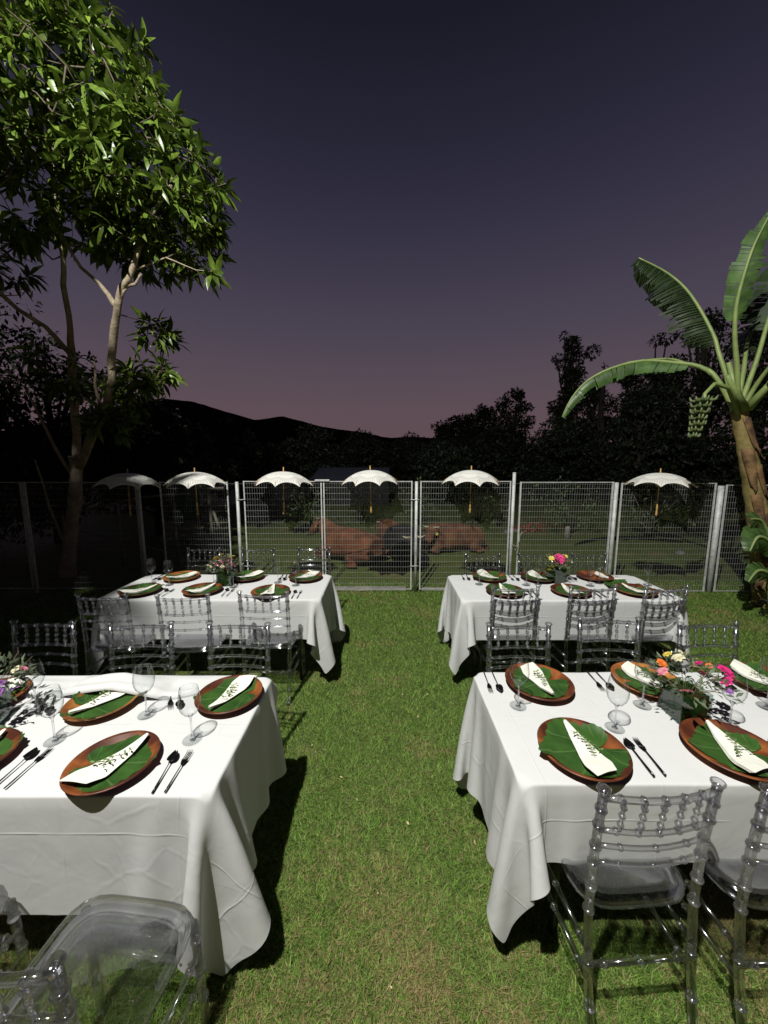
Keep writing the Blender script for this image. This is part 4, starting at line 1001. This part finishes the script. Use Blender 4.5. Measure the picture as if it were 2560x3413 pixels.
# ------------------------------------------------------------------ PLACE SETTINGS
TOP = .7595
def plate_proto(m):
    mb = MB(); mb.lathe([(0, .0), (.085, .0), (.095, .004), (.150, .020), (.163, .0275), (.166, .031), (.163, .0335), (.152, .030), (.128, .016), (.115, .0125), (.05, .0115), (0, .0115)], 64)
    return mb.mesh('wooden_plate', m)
PL = [plate_proto(M_PLATE), plate_proto(M_PLATE2)]
def pz(r): return float(np.interp(r, [0, .115, .13, .150, .163, .19], [.0115, .0125, .0165, .029, .034, .032]))
def bigleaf(seed):
    rnd = random.Random(seed); V = [(0, -.03, pz(.03) + .003)]; F = []; n = 72; R = 7
    k1 = rnd.uniform(.9, 1.1)
    for r in range(1, R + 1):
        for k in range(n):
            a = 2 * PI * k / n; b = a - PI / 2          # b=0 is the pointed tip (+y)
            rad = .121 * k1 * (1 + .20 * math.cos(b) + .14 * abs(math.cos(2.5 * b)) ** .7 - .50 * math.exp(-((abs(b % (2 * PI) - PI)) / .22) ** 2) + .30 * math.exp(-(min(b % (2 * PI), 2 * PI - b % (2 * PI)) / .16) ** 2))
            rad += .004 * math.sin(k * 2.1 + seed)
            q = r / R; x = rad * q * math.cos(a); y = -.03 + rad * q * math.sin(a) + .0
            z = pz(math.hypot(x, y)) + .003 + .006 * q * mnoise.noise(Vector((x * 14, y * 14, seed))) + .004 * q * q * math.cos(5 * b) + (.0025 if r % 2 else 0) * 0
            z += .0022 * abs(math.sin(5 * b)) * q
            V.append((x, y, max(z, pz(math.hypot(x, y)) + .002)))
    for k in range(n): F.append((0, 1 + k, 1 + (k + 1) % n, 0))
    F3 = [(0, 1 + k, 1 + (k + 1) % n) for k in range(n)]; F4 = []
    for r in range(R - 1):
        for k in range(n): a = 1 + r * n + k; b = 1 + r * n + (k + 1) % n; F4.append((a, a + n, b + n, b))
    mb = MB(); mb.add(V, F3 + F4); me = mb.mesh('leaf', M_PLEAF)
    return me
LF = [bigleaf(i) for i in range(5)]
def napkin(seed):
    rnd = random.Random(seed); mb = MB(); L_ = rnd.uniform(.245, .27); W = rnd.uniform(.095, .115); sl = rnd.uniform(.1, .35)
    for layer in range(3):
        nv, nu = 22, 9; V = []
        for i in range(nv + 1):
            v = i / nv
            for j in range(nu + 1):
                u = j / nu
                half = .006 + (W * .5 - .006) * min(1, v / .80) ** .95 - max(0, v - .80) * .06
                y = .125 - v * L_ + (u - .5) * sl * W * v ** 2 * 1.1 + layer * .004 * v
                x = (u - .5) * 2 * half + layer * .003 * (1 - 2 * (seed % 2)) * v + .006 * math.sin(v * 3 + seed)
                r = math.hypot(x, y)
                z = max(pz(r) + .006, .020 + .018 * max(0, (abs(y) - .05) / .08)) + (2 - layer) * .0032 + .0018 * mnoise.noise(Vector((x * 30, y * 22, seed + layer))) + .003 * math.exp(-((u - .5) / .25) ** 2) * (layer == 0)
                V.append((x, y, z))
        F = [(i * (nu + 1) + j, i * (nu + 1) + j + 1, (i + 1) * (nu + 1) + j + 1, (i + 1) * (nu + 1) + j) for i in range(nv) for j in range(nu)]
        mb.add(V, F)
    return mb.mesh('napkin', M_NAP)
NK = [napkin(i) for i in range(5)]
def sprig(seed):
    rnd = random.Random(seed); st = MB(); pts = []; a = rnd.uniform(-.4, .4)
    for i in range(9):
        f = i / 8; x = .018 * math.sin(f * 3.2 + seed) + (f - .5) * .05 * a; y = .065 - .13 * f
        pts.append(Vector((x, y, .042 + .004 * math.sin(i * 1.7 + seed))))
    st.tube(pts, .0009, 4)
    lv = []
    P = []; D = []; S = []
    for i in range(1, 8):
        for s in (-1, 1):
            P.append(tuple(pts[i])); D.append((s * rnd.uniform(.5, 1), rnd.uniform(-.9, .3), rnd.uniform(.0, .5))); S.append(rnd.uniform(.012, .020))
    br = [pts[4], pts[4] + Vector((.018, -.016, .001)), pts[4] + Vector((.026, -.038, 0))]; st.tube(br, .0008, 4)
    for q in br[1:]:
        for s in (-1, 1): P.append(tuple(q)); D.append((s, -.4, .3)); S.append(.012)
    V, F, _ = leaf_cloud(np.array(P), np.array(D), np.array(S), leaf_template(.5, .1, .2, 2), .3)
    return st.mesh('stem', M_STEM), np_mesh('leaflets', V, F, M_SPRIG)
SG = [sprig(i) for i in range(5)]
def spoon_mesh():
    mb = MB(); V = []; F = []; nu, nv = 12, 10
    for i in range(nv + 1):
        t = i / nv; y = .035 + .052 * t; w = .0175 * math.sin(PI * (.06 + .94 * t) ** .8) ** .6 if 0 < t < 1 else .003
        for j in range(nu + 1): q = j / nu * 2 - 1; V.append((w * q, y, .0035 + .0075 * q * q + .004 * (2 * t - 1) ** 2 + .001))
    for i in range(nv):
        for j in range(nu): a = i * (nu + 1) + j; F.append((a, a + 1, a + nu + 2, a + nu + 1))
    mb.add(V, F)
    mb.tube([(0, .040, .0115), (0, .022, .009), (0, -.01, .007), (0, -.05, .005), (0, -.088, .0045)], [.0035, .0026, .0032, .0044, .0042], 8, flat=.6)
    return mb.mesh('spoon', M_BLACK)
def fork_mesh():
    mb = MB()
    for k in range(4):
        x = (k - 1.5) * .0058; mb.tube([(x * .9, .045, .006), (x, .062, .0045), (x, .080, .006), (x * .98, .092, .0095)], [.0017, .0016, .0014, .0006], 5)
    V = []; F = []
    for i in range(7):
        t = i / 6; y = .022 + .028 * t; w = .003 + .0088 * t ** .7
        for j in range(5): q = j / 4 * 2 - 1; V.append((w * q, y, .008 - .003 * t + .0015 * q * q))
        for j in range(5): pass
    for i in range(6):
        for j in range(4): a = i * 5 + j; F.append((a, a + 1, a + 6, a + 5))
    mb.add(V, F); mb.add([(x, y, z - .002) for x, y, z in V], [f[::-1] for f in F])
    mb.tube([(0, .028, .0075), (0, .01, .007), (0, -.03, .006), (0, -.06, .0045), (0, -.088, .0045)], [.003, .0028, .0036, .0044, .0042], 8, flat=.6)
    return mb.mesh('fork', M_BLACK)
SPOON, FORK = spoon_mesh(), fork_mesh()
def put(me, name, label, cat, group, loc, rz):
    o = link(name, me); o.location = loc; o.rotation_euler = (0, 0, rz); return tag(o, label, cat, group)
TN = {'NR': 'near right table', 'NL': 'near left table', 'FR': 'far right table', 'FL': 'far left table'}
# table, x, y, far side?, seat word, wood, plate word
SET = [
 ('NR', .756, 1.272, 0, 'aisle-end', 0, 'reddish', .06), ('NR', 1.325, 1.270, 0, 'middle', 0, 'dark reddish', -.05), ('NR', 1.93, 1.262, 0, 'outer', 0, 'reddish', .02),
 ('NR', .768, 1.700, 1, 'aisle-end', 0, 'dark red', .12), ('NR', 1.318, 1.712, 1, 'middle', 1, 'honey-coloured', .3), ('NR', 1.906, 1.708, 1, 'outer', 0, 'dark', .35),
 ('NL', -.985, 1.208, 0, 'aisle-end', 0, 'dark reddish', -.42), ('NL', -1.535, 1.222, 0, 'middle', 0, 'half-orange', -.1), ('NL', -2.1, 1.22, 0, 'outer', 0, 'brown', 0),
 ('NL', -.725, 1.600, 1, 'aisle-end', 0, 'reddish brown', -.36), ('NL', -1.285, 1.555, 1, 'middle', 1, 'orange brown', -.55), ('NL', -1.84, 1.585, 1, 'outer', 0, 'red brown', -.2),
 ('FR', 1.030, 3.020, 0, 'aisle-end', 0, 'reddish', .1), ('FR', 1.590, 3.02, 0, 'middle', 0, 'leaf-hidden', .15), ('FR', 2.150, 3.030, 0, 'outer', 0, 'leaf-covered', .3),
 ('FR', 1.008, 3.415, 1, 'aisle-end', 0, 'green-covered', .45), ('FR', 1.468, 3.40, 1, 'middle', 0, 'leaf-covered', .3), ('FR', 2.02, 3.42, 1, 'outer', 0, 'bare reddish', .8),
 ('FL', -.960, 3.00, 0, 'aisle-end', 0, 'leaf-covered', .05), ('FL', -1.560, 3.05, 0, 'middle', 0, 'dark', -.55), ('FL', -2.085, 3.035, 0, 'outer', 0, 'shaded', -.8),
 ('FL', -.751, 3.41, 1, 'aisle-end', 0, 'brown', -.6), ('FL', -1.315, 3.42, 1, 'middle', 0, 'brown', -.8), ('FL', -1.94, 3.415, 1, 'outer', 1, 'greenish brown', -.9)]
for i, (tb, x, y, far, seat, wd, word, nr) in enumerate(SET):
    where = '%s-row %s seat of the %s' % ('back' if far else 'front', seat, TN[tb]); base = PI if far else 0; rr = random.Random(i + 3)
    pp_ = put(PL[wd], 'wooden_plate', '%s wooden plate at the %s' % (word, where), 'plate', 'wooden plates', (x, y, TOP), base + rr.uniform(-.6, .6)); ps_ = .89 if tb == 'NL' else .965; pp_.scale = (ps_, ps_, 1)
    bare = (tb, seat, far) == ('FR', 'outer', 1)
    if bare: l_ = (2.20, 3.20); put(LF[i % 5], 'broad_leaf', 'pale green broad leaf fallen off the bare plate on the far right table', 'leaf', 'broad leaves under the napkins', (2.13, 3.17, TOP - .008), 2.1)
    else: put(LF[i % 5], 'broad_leaf', 'broad leaf on the plate at the ' + where, 'leaf', 'broad leaves under the napkins', (x, y, TOP + .001), (1.75 if i % 2 else -1.45) + rr.uniform(-.4, .4) if not (tb == 'NR' and seat == 'aisle-end' and not far) else 1.72)
    nx_, ny_ = (x + .15, y - .02) if bare else (x, y)
    nk = put(NK[i % 5], 'napkin', 'pointed cream napkin at the %s' % where, 'napkin', 'folded cream napkins', (nx_, ny_, TOP + .002 - (.012 if bare else 0)), base + nr)
    sg = thing('sprig', 'leafy sprig on the napkin at the %s' % where, 'sprig', (nx_, ny_, TOP + .004 - (.010 if bare else 0)), base + nr + rr.uniform(-.25, .25), 'green sprigs laid on napkins')
    link('stem', SG[i % 5][0], sg); link('leaflets', SG[i % 5][1], sg)
    s = -1 if far else 1
    j = rr.uniform(-.06, .06); sk = (-.02 if tb[1] == 'R' else .04)
    if tb == 'NL' and far: cx_, cyy, ja = x - .235, y + .0, .5
    else: cx_, cyy, ja = x + s * .200, y - s * .01 + (.02 if far else -.012), 0
    put(SPOON, 'spoon', 'black spoon at the %s' % where, 'spoon', 'black cutlery', (cx_, cyy, TOP), base + sk + j + ja)
    put(FORK, 'fork', 'black fork at the %s' % where, 'fork', 'black cutlery', (cx_ + s * .045, cyy + .004, TOP), base + sk - .03 + j * .5 + ja)

def glass():
    t = thing('wine_glass', '', 'wine glass')
    b = MB(); b.lathe([(.001, .104), (.012, .107), (.024, .116), (.035, .132), (.0405, .150), (.0415, .166), (.0395, .188), (.036, .208), (.0335, .222)], 32); part('bowl', b, M_GLASS, t)
    r = MB(); r.lathe([(.0329, .2215), (.0335, .2229), (.0341, .2215)], 32); part('rim', r, M_GLASS, t)
    s = MB(); s.lathe([(.012, .004), (.0055, .012), (.0036, .03), (.0034, .07), (.004, .094), (.009, .103), (.0105, .107)], 16); part('stem', s, M_ACR, t)
    f = MB(); f.lathe([(.0, .0045), (.012, .0042), (.028, .0020), (.036, .0012), (.0365, .0006), (.036, 0), (.0, 0)], 32); part('foot', f, M_GLASS, t)
    return t
gl0 = glass(); freeze(gl0); GL = []
for x, y, lb in [
 (.612, 1.550, 'near right table, in front of the far aisle-end plate'), (.966, 1.409, 'near right table, above the spoon between two near plates'), (1.183, 1.555, 'near right table, before the honey-coloured plate'),
 (1.462, 1.425, 'near right table, right of the flower vase'), (1.742, 1.544, 'near right table, at the picture edge'),
 (-1.315, 1.338, 'near left table, above the left spoon and fork'), (-.770, 1.345, 'near left table, just above the spoon near the aisle'), (-1.046, 1.492, 'near left table, between the two far plates'), (-1.562, 1.525, 'near left table, beside the purple flowers'),
 (.871, 3.254, 'far right table, by the far aisle-end napkin'), (1.295, 3.235, 'far right table, left of the pair near the vase'), (1.412, 3.262, 'far right table, touching the vase on its left'),
 (1.866, 3.215, 'far right table, in the middle of the outer half'), (1.985, 3.285, 'far right table, in front of the bare plate'), (2.40, 3.237, 'far right table, at its outer end'),
 (-.985, 3.305, 'far left table, left of the aisle-end spoons'), (-.800, 3.225, 'far left table, in front of the far aisle-end plate'), (-1.345, 3.175, 'far left table, right of the flower vase'), (-1.565, 3.27, 'far left table, left of the flower vase'),
 (-2.145, 3.29, 'far left table, at its dark far corner'), (-1.955, 3.235, 'far left table, beside the greenish plate')]:
    o = gl0 if not GL else dup(gl0, (0, 0, 0)); o.location = (x, y, TOP); o.rotation_euler = (0, 0, x * 7); o['label'] = 'stemmed wine glass on the ' + lb; o['group'] = 'empty wine glasses'; GL.append(o)

def flower_mb(r, seed, petals=7):
    rnd = random.Random(seed); V = []; F = []
    for ring_, (rr, up, pn) in enumerate(((r, .25, petals), (r * .7, .6, petals - 1))):
        for k in range(pn):
            a = 2 * PI * k / pn + ring_ * .4 + rnd.uniform(-.1, .1); ca, sa = math.cos(a), math.sin(a); b = len(V)
            for t, w in ((.1, .12), (.5, .36), (.85, .30), (1.05, .02)):
                z = rr * up * t - rr * .25 * t * t
                for s in (-1, 0, 1): V.append((rr * (t * ca - s * w * sa), rr * (t * sa + s * w * ca), z + (.05 * rr if s == 0 else .12 * rr * (w > .1))))
            for i in range(3):
                q = b + i * 3; F += [(q, q + 1, q + 4, q + 3), (q + 1, q + 2, q + 5, q + 4)]
    return V, F
FM = {}
def flower_mesh(col, r):
    key = (col, r)
    if key not in FM:
        mb = MB(); mb.add(*flower_mb(r, hash(col) % 7 if False else len(col))); FM[key] = mb.mesh('flower', PET[col])
    return FM[key]
def centrepiece(x, y, rz, label, flowers, seed, w=.20, h=.12):
    rnd = random.Random(seed); t = thing('flower_vase', label, 'flower vase', (x, y, TOP), rz, 'square glass flower vases')
    a = .064; H_ = .135; v = MB()
    for sx, sy, ex, ey in ((-1, -1, 1, -1), (1, -1, 1, 1), (1, 1, -1, 1), (-1, 1, -1, -1)):
        v.add([(sx * a, sy * a, 0), (ex * a, ey * a, 0), (ex * a, ey * a, H_), (sx * a, sy * a, H_)], [(0, 1, 2, 3)])
    v.add([(-a, -a, .004), (a, -a, .004), (a, a, .004), (-a, a, .004)], [(0, 1, 2, 3)])
    g_ = part('glass_vase', v, M_VASE, t, smooth=False); s = g_.modifiers.new('t', 'SOLIDIFY'); s.thickness = .003
    li = MB()
    for k in range(4):                                    # leaves lining the inside of the glass
        ang = k * PI / 2; c_, s_ = math.cos(ang), math.sin(ang)
        for q in range(6):
            V = []
            for i in range(5):
                for j in range(4):
                    u = -.058 + .116 * j / 3; zz = .006 + .118 * i / 4; dpt = .0545 - .004 * rnd.random() - .0012 * q
                    V.append((c_ * u - s_ * dpt, s_ * u + c_ * dpt, zz))
            if q == 0: li.add(V, [(i * 4 + j, i * 4 + j + 1, i * 4 + j + 5, i * 4 + j + 4) for i in range(4) for j in range(3)])
    part('lining_leaf', li, M_PLEAF, t)
    n = 250; d = RNG.normal(0, 1, (n, 3)); d[:, 2] = np.abs(d[:, 2]) * .8; d /= np.linalg.norm(d, axis=1, keepdims=True)
    q = RNG.uniform(.3, 1, (n, 1)) ** .6; P = np.array([0, 0, H_ + .022]) + d * q * np.array([w, w, h]); P[:, 2] -= .012 * (q[:, 0] ** 3)
    V, F, _ = leaf_cloud(P, d + RNG.normal(0, .5, (n, 3)) - np.array([0, 0, .05]), RNG.uniform(.018, .038, n), leaf_template(.42, .3, .3, 2), .6)
    link('foliage', np_mesh('foliage', V, F, M_FOLI), t, 'stuff')
    sm = MB()
    for k in range(26):
        a_ = rnd.uniform(0, 2 * PI); e = rnd.uniform(.4, 1.15); tip = Vector((w * e * math.cos(a_) * .9, w * e * math.sin(a_) * .9, H_ + h * rnd.uniform(.1, 1.2) * (1.3 - .5 * e)))
        sm.tube([(tip.x * .15, tip.y * .15, .03), (tip.x * .35, tip.y * .35, H_), tip], .0011, 4)
    part('stem', sm, M_STEM, t)
    for col, px, py, pz_, r in flowers:
        o = link('flower', flower_mesh(col, r), t); o.location = (px, py, pz_ + .03); o.rotation_euler = (rnd.uniform(.2, .9) - .0, rnd.uniform(-.5, .5), rnd.uniform(0, 6))
    return t
FLN = [('pink', -.125, -.02, .185, .024), ('orange', -.10, .02, .20, .022), ('pink', -.085, -.10, .145, .025), ('magenta', .145, -.02, .185, .032), ('magenta', .115, -.06, .165, .024), ('magenta', .06, .02, .20, .018), ('cream', -.03, .02, .225, .026),
       ('yellow', -.055, .05, .225, .020), ('cream', .0, -.03, .21, .020), ('yellow', .02, .05, .22, .018), ('magenta', .03, -.04, .19, .016), ('cream', .07, .05, .20, .016), ('violet', .10, -.09, .14, .016), ('orange', .09, .0, .20, .014), ('cream', .03, .08, .215, .016)]
centrepiece(1.318, 1.492, 0, 'glass cube of pink, magenta and cream flowers on the near right table', FLN, 1, .16, .11)
centrepiece(-1.70, 1.435, .3, 'flowers with purple and white blooms cut by the left picture edge', [('violet', .10, -.07, .13, .03), ('violet', .13, -.03, .12, .026), ('violet', .09, -.02, .15, .022), ('cream', .04, .0, .18, .02), ('cream', .10, .05, .17, .022), ('pink', .13, .05, .17, .016), ('yellow', .05, -.06, .16, .018), ('cream', .0, -.04, .2, .02)], 2, .18, .13)
centrepiece(1.612, 3.345, .3, 'glass cube with one big pink bloom among yellow ones, far right table', [('magenta', -.0, -.03, .19, .055), ('magenta', .04, -.01, .185, .045), ('yellow', -.08, -.02, .20, .026), ('yellow', -.07, .03, .215, .020), ('yellow', .09, .0, .20, .028), ('yellow', .10, -.04, .165, .024), ('yellow', -.10, -.05, .13, .024), ('yellow', -.115, -.04, .10, .02), ('cream', .08, .06, .2, .02), ('cream', -.03, .06, .22, .018), ('yellow', .05, .05, .21, .02)], 3, .15, .11)
centrepiece(-1.448, 3.255, .2, 'glass cube of soft pink and yellow flowers on the far left table', [('pink', -.06, -.06, .17, .035), ('pink', -.02, -.04, .19, .03), ('pink', .07, -.05, .16, .040), ('pink', .04, -.01, .19, .036), ('yellow', -.07, .0, .215, .030), ('yellow', .06, .02, .22, .032), ('cream', -.12, -.04, .155, .028), ('violet', .06, -.09, .14, .026), ('yellow', -.03, .05, .235, .02), ('cream', .0, -.09, .16, .02)], 4, .15, .12)

# ------------------------------------------------------------------ COWS LYING BEYOND THE FENCE
def skin_mesh(name, nodes, edges, m, sub=2):
    me = bpy.data.meshes.new('skin'); me.from_pydata([n[0] for n in nodes], edges, []); ob = bpy.data.objects.new('skin', me); C.objects.link(ob)
    sk = ob.modifiers.new('skin', 'SKIN'); sk.use_smooth_shade = True
    for i, n in enumerate(nodes):
        r = n[1]; sv = me.skin_vertices[0].data[i]; sv.radius = (r, r) if not isinstance(r, tuple) else r; sv.use_root = (i == 0)
    s = ob.modifiers.new('s', 'SUBSURF'); s.levels = sub; s.render_levels = sub
    dg = bpy.context.evaluated_depsgraph_get(); out = bpy.data.meshes.new_from_object(ob.evaluated_get(dg)); out.name = name
    out.materials.clear(); out.materials.append(m)
    out.polygons.foreach_set('use_smooth', [True] * len(out.polygons))
    bpy.data.objects.remove(ob); bpy.data.meshes.remove(me); return out
def cow(x, y, rz, m, label, head=0.0, scale=1.0, low=0.0, tagc=True, poll=None):
    """+x is forward; head = sideways turn; low = how far the head sinks"""
    t = thing('cow', label, 'cow', (x, y, 0), rz, 'cattle lying on the pasture'); t.scale = (scale,) * 3
    hx, hy = math.cos(head), math.sin(head)
    nk = Vector((.50, 0, .52)); hd = nk + Vector((.12 * hx, .12 * hy, .12 - low)); pl = hd + Vector((.07 * hx, .07 * hy, .05)); mz = pl + Vector((.27 * hx, .27 * hy, -.27))
    nodes = [((-.50, 0, .37), (.31, .30)), ((-.72, 0, .33), (.25, .24)), ((-.20, 0, .36), (.37, .34)), ((.12, 0, .37), (.36, .34)), ((.38, 0, .42), (.30, .27)), (tuple(nk), (.27, .20)), (tuple(hd), (.20, .16)), (tuple(pl), (.16, .15)), (tuple(pl.lerp(mz, .5)), (.12, .11)), (tuple(mz), (.09, .085)),
             ((-.62, .24, .20), (.17, .17)), ((-.30, .40, .14), (.12, .12)), ((-.60, .46, .07), (.06, .06)), ((-.38, .50, .05), (.045, .045)),
             ((-.62, -.24, .20), (.17, .17)), ((-.28, -.38, .14), (.12, .12)), ((-.58, -.46, .07), (.06, .06)), ((-.36, -.50, .05), (.045, .045)),
             ((.42, .20, .20), (.13, .13)), ((.66, .22, .09), (.08, .08)), ((.46, .24, .05), (.05, .05)),
             ((.42, -.20, .20), (.13, .13)), ((.64, -.24, .09), (.08, .08)), ((.44, -.26, .05), (.05, .05))]
    ed = [(0, 1), (0, 2), (2, 3), (3, 4), (4, 5), (5, 6), (6, 7), (7, 8), (8, 9), (0, 10), (10, 11), (11, 12), (12, 13), (0, 14), (14, 15), (15, 16), (16, 17), (4, 18), (18, 19), (19, 20), (4, 21), (21, 22), (22, 23)]
    link('body', skin_mesh('body', nodes, ed, m), t)
    sx, sy = -hy, hx
    for s in (-1, 1):
        e = MB(); b = pl + Vector((sx * .09 * s, sy * .09 * s, .02)); e.tube([b, b + Vector((sx * .10 * s, sy * .10 * s, -.01)), b + Vector((sx * .2 * s, sy * .2 * s, -.05))], [.02, .05, .008], 8, flat=.35); part('ear', e, m, t)
        h = MB(); b = pl + Vector((sx * .06 * s, sy * .06 * s, .09)); h.tube([b, b + Vector((sx * .09 * s, sy * .09 * s, .0)), b + Vector((sx * .15 * s, sy * .15 * s, .03))], [.026, .018, .005], 8); part('horn', h, M_HORN, t)
        ey = MB(); c = pl.lerp(mz, .3) + Vector((sx * .082 * s, sy * .082 * s, .03)); ey.lathe([(0, -.014), (.010, -.010), (.014, 0), (.010, .010), (0, .014)], 10, tuple(c)); part('eye', ey, M_COWB, t)
    if tagc: tg = MB(); b = pl + Vector((sx * .15, sy * .15, -.05)) + Vector((hx, hy, 0)) * .03; tg.box(tuple(b - Vector((.022, .022, .03))), tuple(b + Vector((.022, .022, .025)))); part('ear_tag', tg, M_TAG, t, smooth=False)
    ns = MB(); ns.lathe([(0, -.02), (.04, -.02), (.052, 0), (.04, .02), (0, .025)], 12, tuple(mz + Vector((hx * .03, hy * .03, -.01)))); part('muzzle', ns, M_COWB, t)
    tl = MB(); tl.tube([(-.88, 0, .36), (-.95, .02, .22), (-.96, .10, .08), (-.9, .25, .03), (-.8, .32, .03)], [.03, .02, .015, .012, .03], 6); part('tail', tl, m, t)
    return t
cow(-.70, 6.95, PI - .62, M_BROWN, 'reddish brown cow lying facing left with its head up', .35, .94, -.04)
cow(.16, 8.1, PI / 2 + .25, M_TAN, 'brown cow mostly hidden behind the black bull', .2, .84, .22, False)
cow(.40, 6.95, -PI / 2 + .15, M_COWB, 'black bull lying head-on to the fence', .1, 1.0, .20, False)
cow(1.45, 7.7, PI + .35, M_TAN, 'tan brown cow lying on the right with a pale ear tag', .75, .88, .14)
cw = MB()

# ------------------------------------------------------------------ THINGS IN THE GARDEN BEYOND
sd = thing('shed', 'low shed with a dull grey metal roof behind the fourth parasol', 'shed', (-1.5, 16.4, 0))
wl = MB(); wl.box((-1.7, -.3, 0), (1.7, 2.2, 1.15)); part('wall', wl, M_WALL, sd, smooth=False)
rf = MB()
for k in range(34): x0 = -1.75 + k * .103; rf.add([(x0, -.5, 1.12), (x0 + .05, -.5, 1.14), (x0 + .103, -.5, 1.12), (x0, 2.3, 1.62), (x0 + .05, 2.3, 1.64), (x0 + .103, 2.3, 1.62)], [(0, 1, 4, 3), (1, 2, 5, 4)])
rf.box((-1.75, -.48, 1.06), (1.77, 2.3, 1.10)); part('roof', rf, M_ROOF, sd, smooth=False)
rb = thing('flower_bed', 'low bed of red flowers left of the big rounded shrub', 'flower bed', (4.1, 9.9, 0))
V, F = clump_cloud([(random.uniform(-.55, .6), random.uniform(-.2, .2), random.uniform(.10, .22), .14) for _ in range(16)], 700, .05, leaf_template(.8, .1, .2, 2)); link('blossom', np_mesh('blossom', V, F, PET['red']), rb, 'stuff')
V, F = clump_cloud([(random.uniform(-.6, .6), random.uniform(-.2, .2), random.uniform(.03, .12), .15) for _ in range(12)], 500, .06, leaf_template(.5, .1, .2, 2)); link('foliage', np_mesh('foliage', V, F, M_BUSH), rb, 'stuff')
def rock(x, y, s, label, m=M_ROCK, squash=.6):
    mb = MB(); V = []; F = []; n = 10
    for i in range(n + 1):
        th = PI * i / n
        for j in range(14):
            a = 2 * PI * j / 14; d = Vector((math.sin(th) * math.cos(a), math.sin(th) * math.sin(a), math.cos(th)))
            r = s * (1 + .35 * mnoise.noise(d * 1.6 + Vector((x, y, 0)))); V.append((d.x * r, d.y * r, max(-.03, d.z * r * squash)))
    for i in range(n):
        for j in range(14): F.append((i * 14 + j, (i + 1) * 14 + j, (i + 1) * 14 + (j + 1) % 14, i * 14 + (j + 1) % 14))
    mb.add(V, F); o = part('rock', mb, m, None); o.location = (x, y, .02); return tag(o, label, 'rock', 'garden rocks')
for (x, y, s, lb) in [(2.0, 9.9, .26, 'widest pale grey rock above the tan cow'), (2.45, 10.1, .18, 'grey rock right of the widest one'), (1.55, 10.3, .2, 'grey rock left of the widest one'), (3.3, 9.7, .12, 'small pale rock behind the tall gate post'), (3.6, 9.9, .10, 'smallest rock beside the red flower bed'),
                      (-4.12, 6.3, .11, 'pale round stone behind the far left table, left one'), (-3.80, 6.25, .08, 'pale round stone behind the far left table, right one'), (6.1, 7.4, .09, 'pale stone on the dark grass at right')]: rock(x, y, s, lb)
stp = MB(); stp.tube([(0, 0, 0), (.01, 0, .26), (0, 0, .30)], [.07, .06, .045], 9); o = part('stump', stp, M_CONC); o.location = (4.55, 9.0, 0); tag(o, 'short pale stump at the left foot of the big shrub', 'stump')
rl = thing('handrail', 'dim timber handrail sloping behind the leftmost parasol', 'handrail', (-4.6, 6.4, 0))
a_ = MB(); a_.tube([(-1.2, 0, .92), (.35, .05, 1.26), (1.15, .1, 1.33)], .02, 6); part('rail', a_, M_PALEW, rl)
a_ = MB(); a_.tube([(-1.0, 0, .72), (.2, .05, .42), (1.2, .1, .12)], .016, 6); part('brace', a_, M_PALEW, rl)
for x, h in ((-1.1, .95), (-.1, 1.15), (.9, 1.3)): a_ = MB(); a_.tube([(x, .05, 0), (x, .05, h)], .022, 6); part('post', a_, M_PALEW, rl)
fr = thing('swing_frame', 'pale timber frame with a slanted leg behind the second parasol', 'frame', (-3.3, 7.0, 0))
for pts in ([(-.25, 0, 0), (-.3, 0, 1.35)], [(.0, 0, 0), (-.05, 0, 1.38)], [(.32, 0, 0), (.02, 0, .95)]): a_ = MB(); a_.tube(pts, .028, 7); part('leg', a_, M_PALEW, fr)
a_ = MB(); a_.tube([(-.5, 0, 1.36), (.25, 0, 1.38)], .028, 7); part('beam', a_, M_PALEW, fr)
tq = MB(); V = []
for i in range(9):
    for j in range(9): V.append((-.25 + .5 * i / 8, .04 * math.sin(i * 1.4) + .02 * math.sin(j), 1.32 - .62 * j / 8))
tq.add(V, [(i * 9 + j, i * 9 + j + 1, i * 9 + j + 10, i * 9 + j + 9) for i in range(8) for j in range(8)])
o = part('tarp', tq, M_TARP); o.location = (-4.0, 7.5, 0); s = o.modifiers.new('t', 'SOLIDIFY'); s.thickness = .004; tag(o, 'dark green tarp hanging behind the second parasol handle', 'tarp')
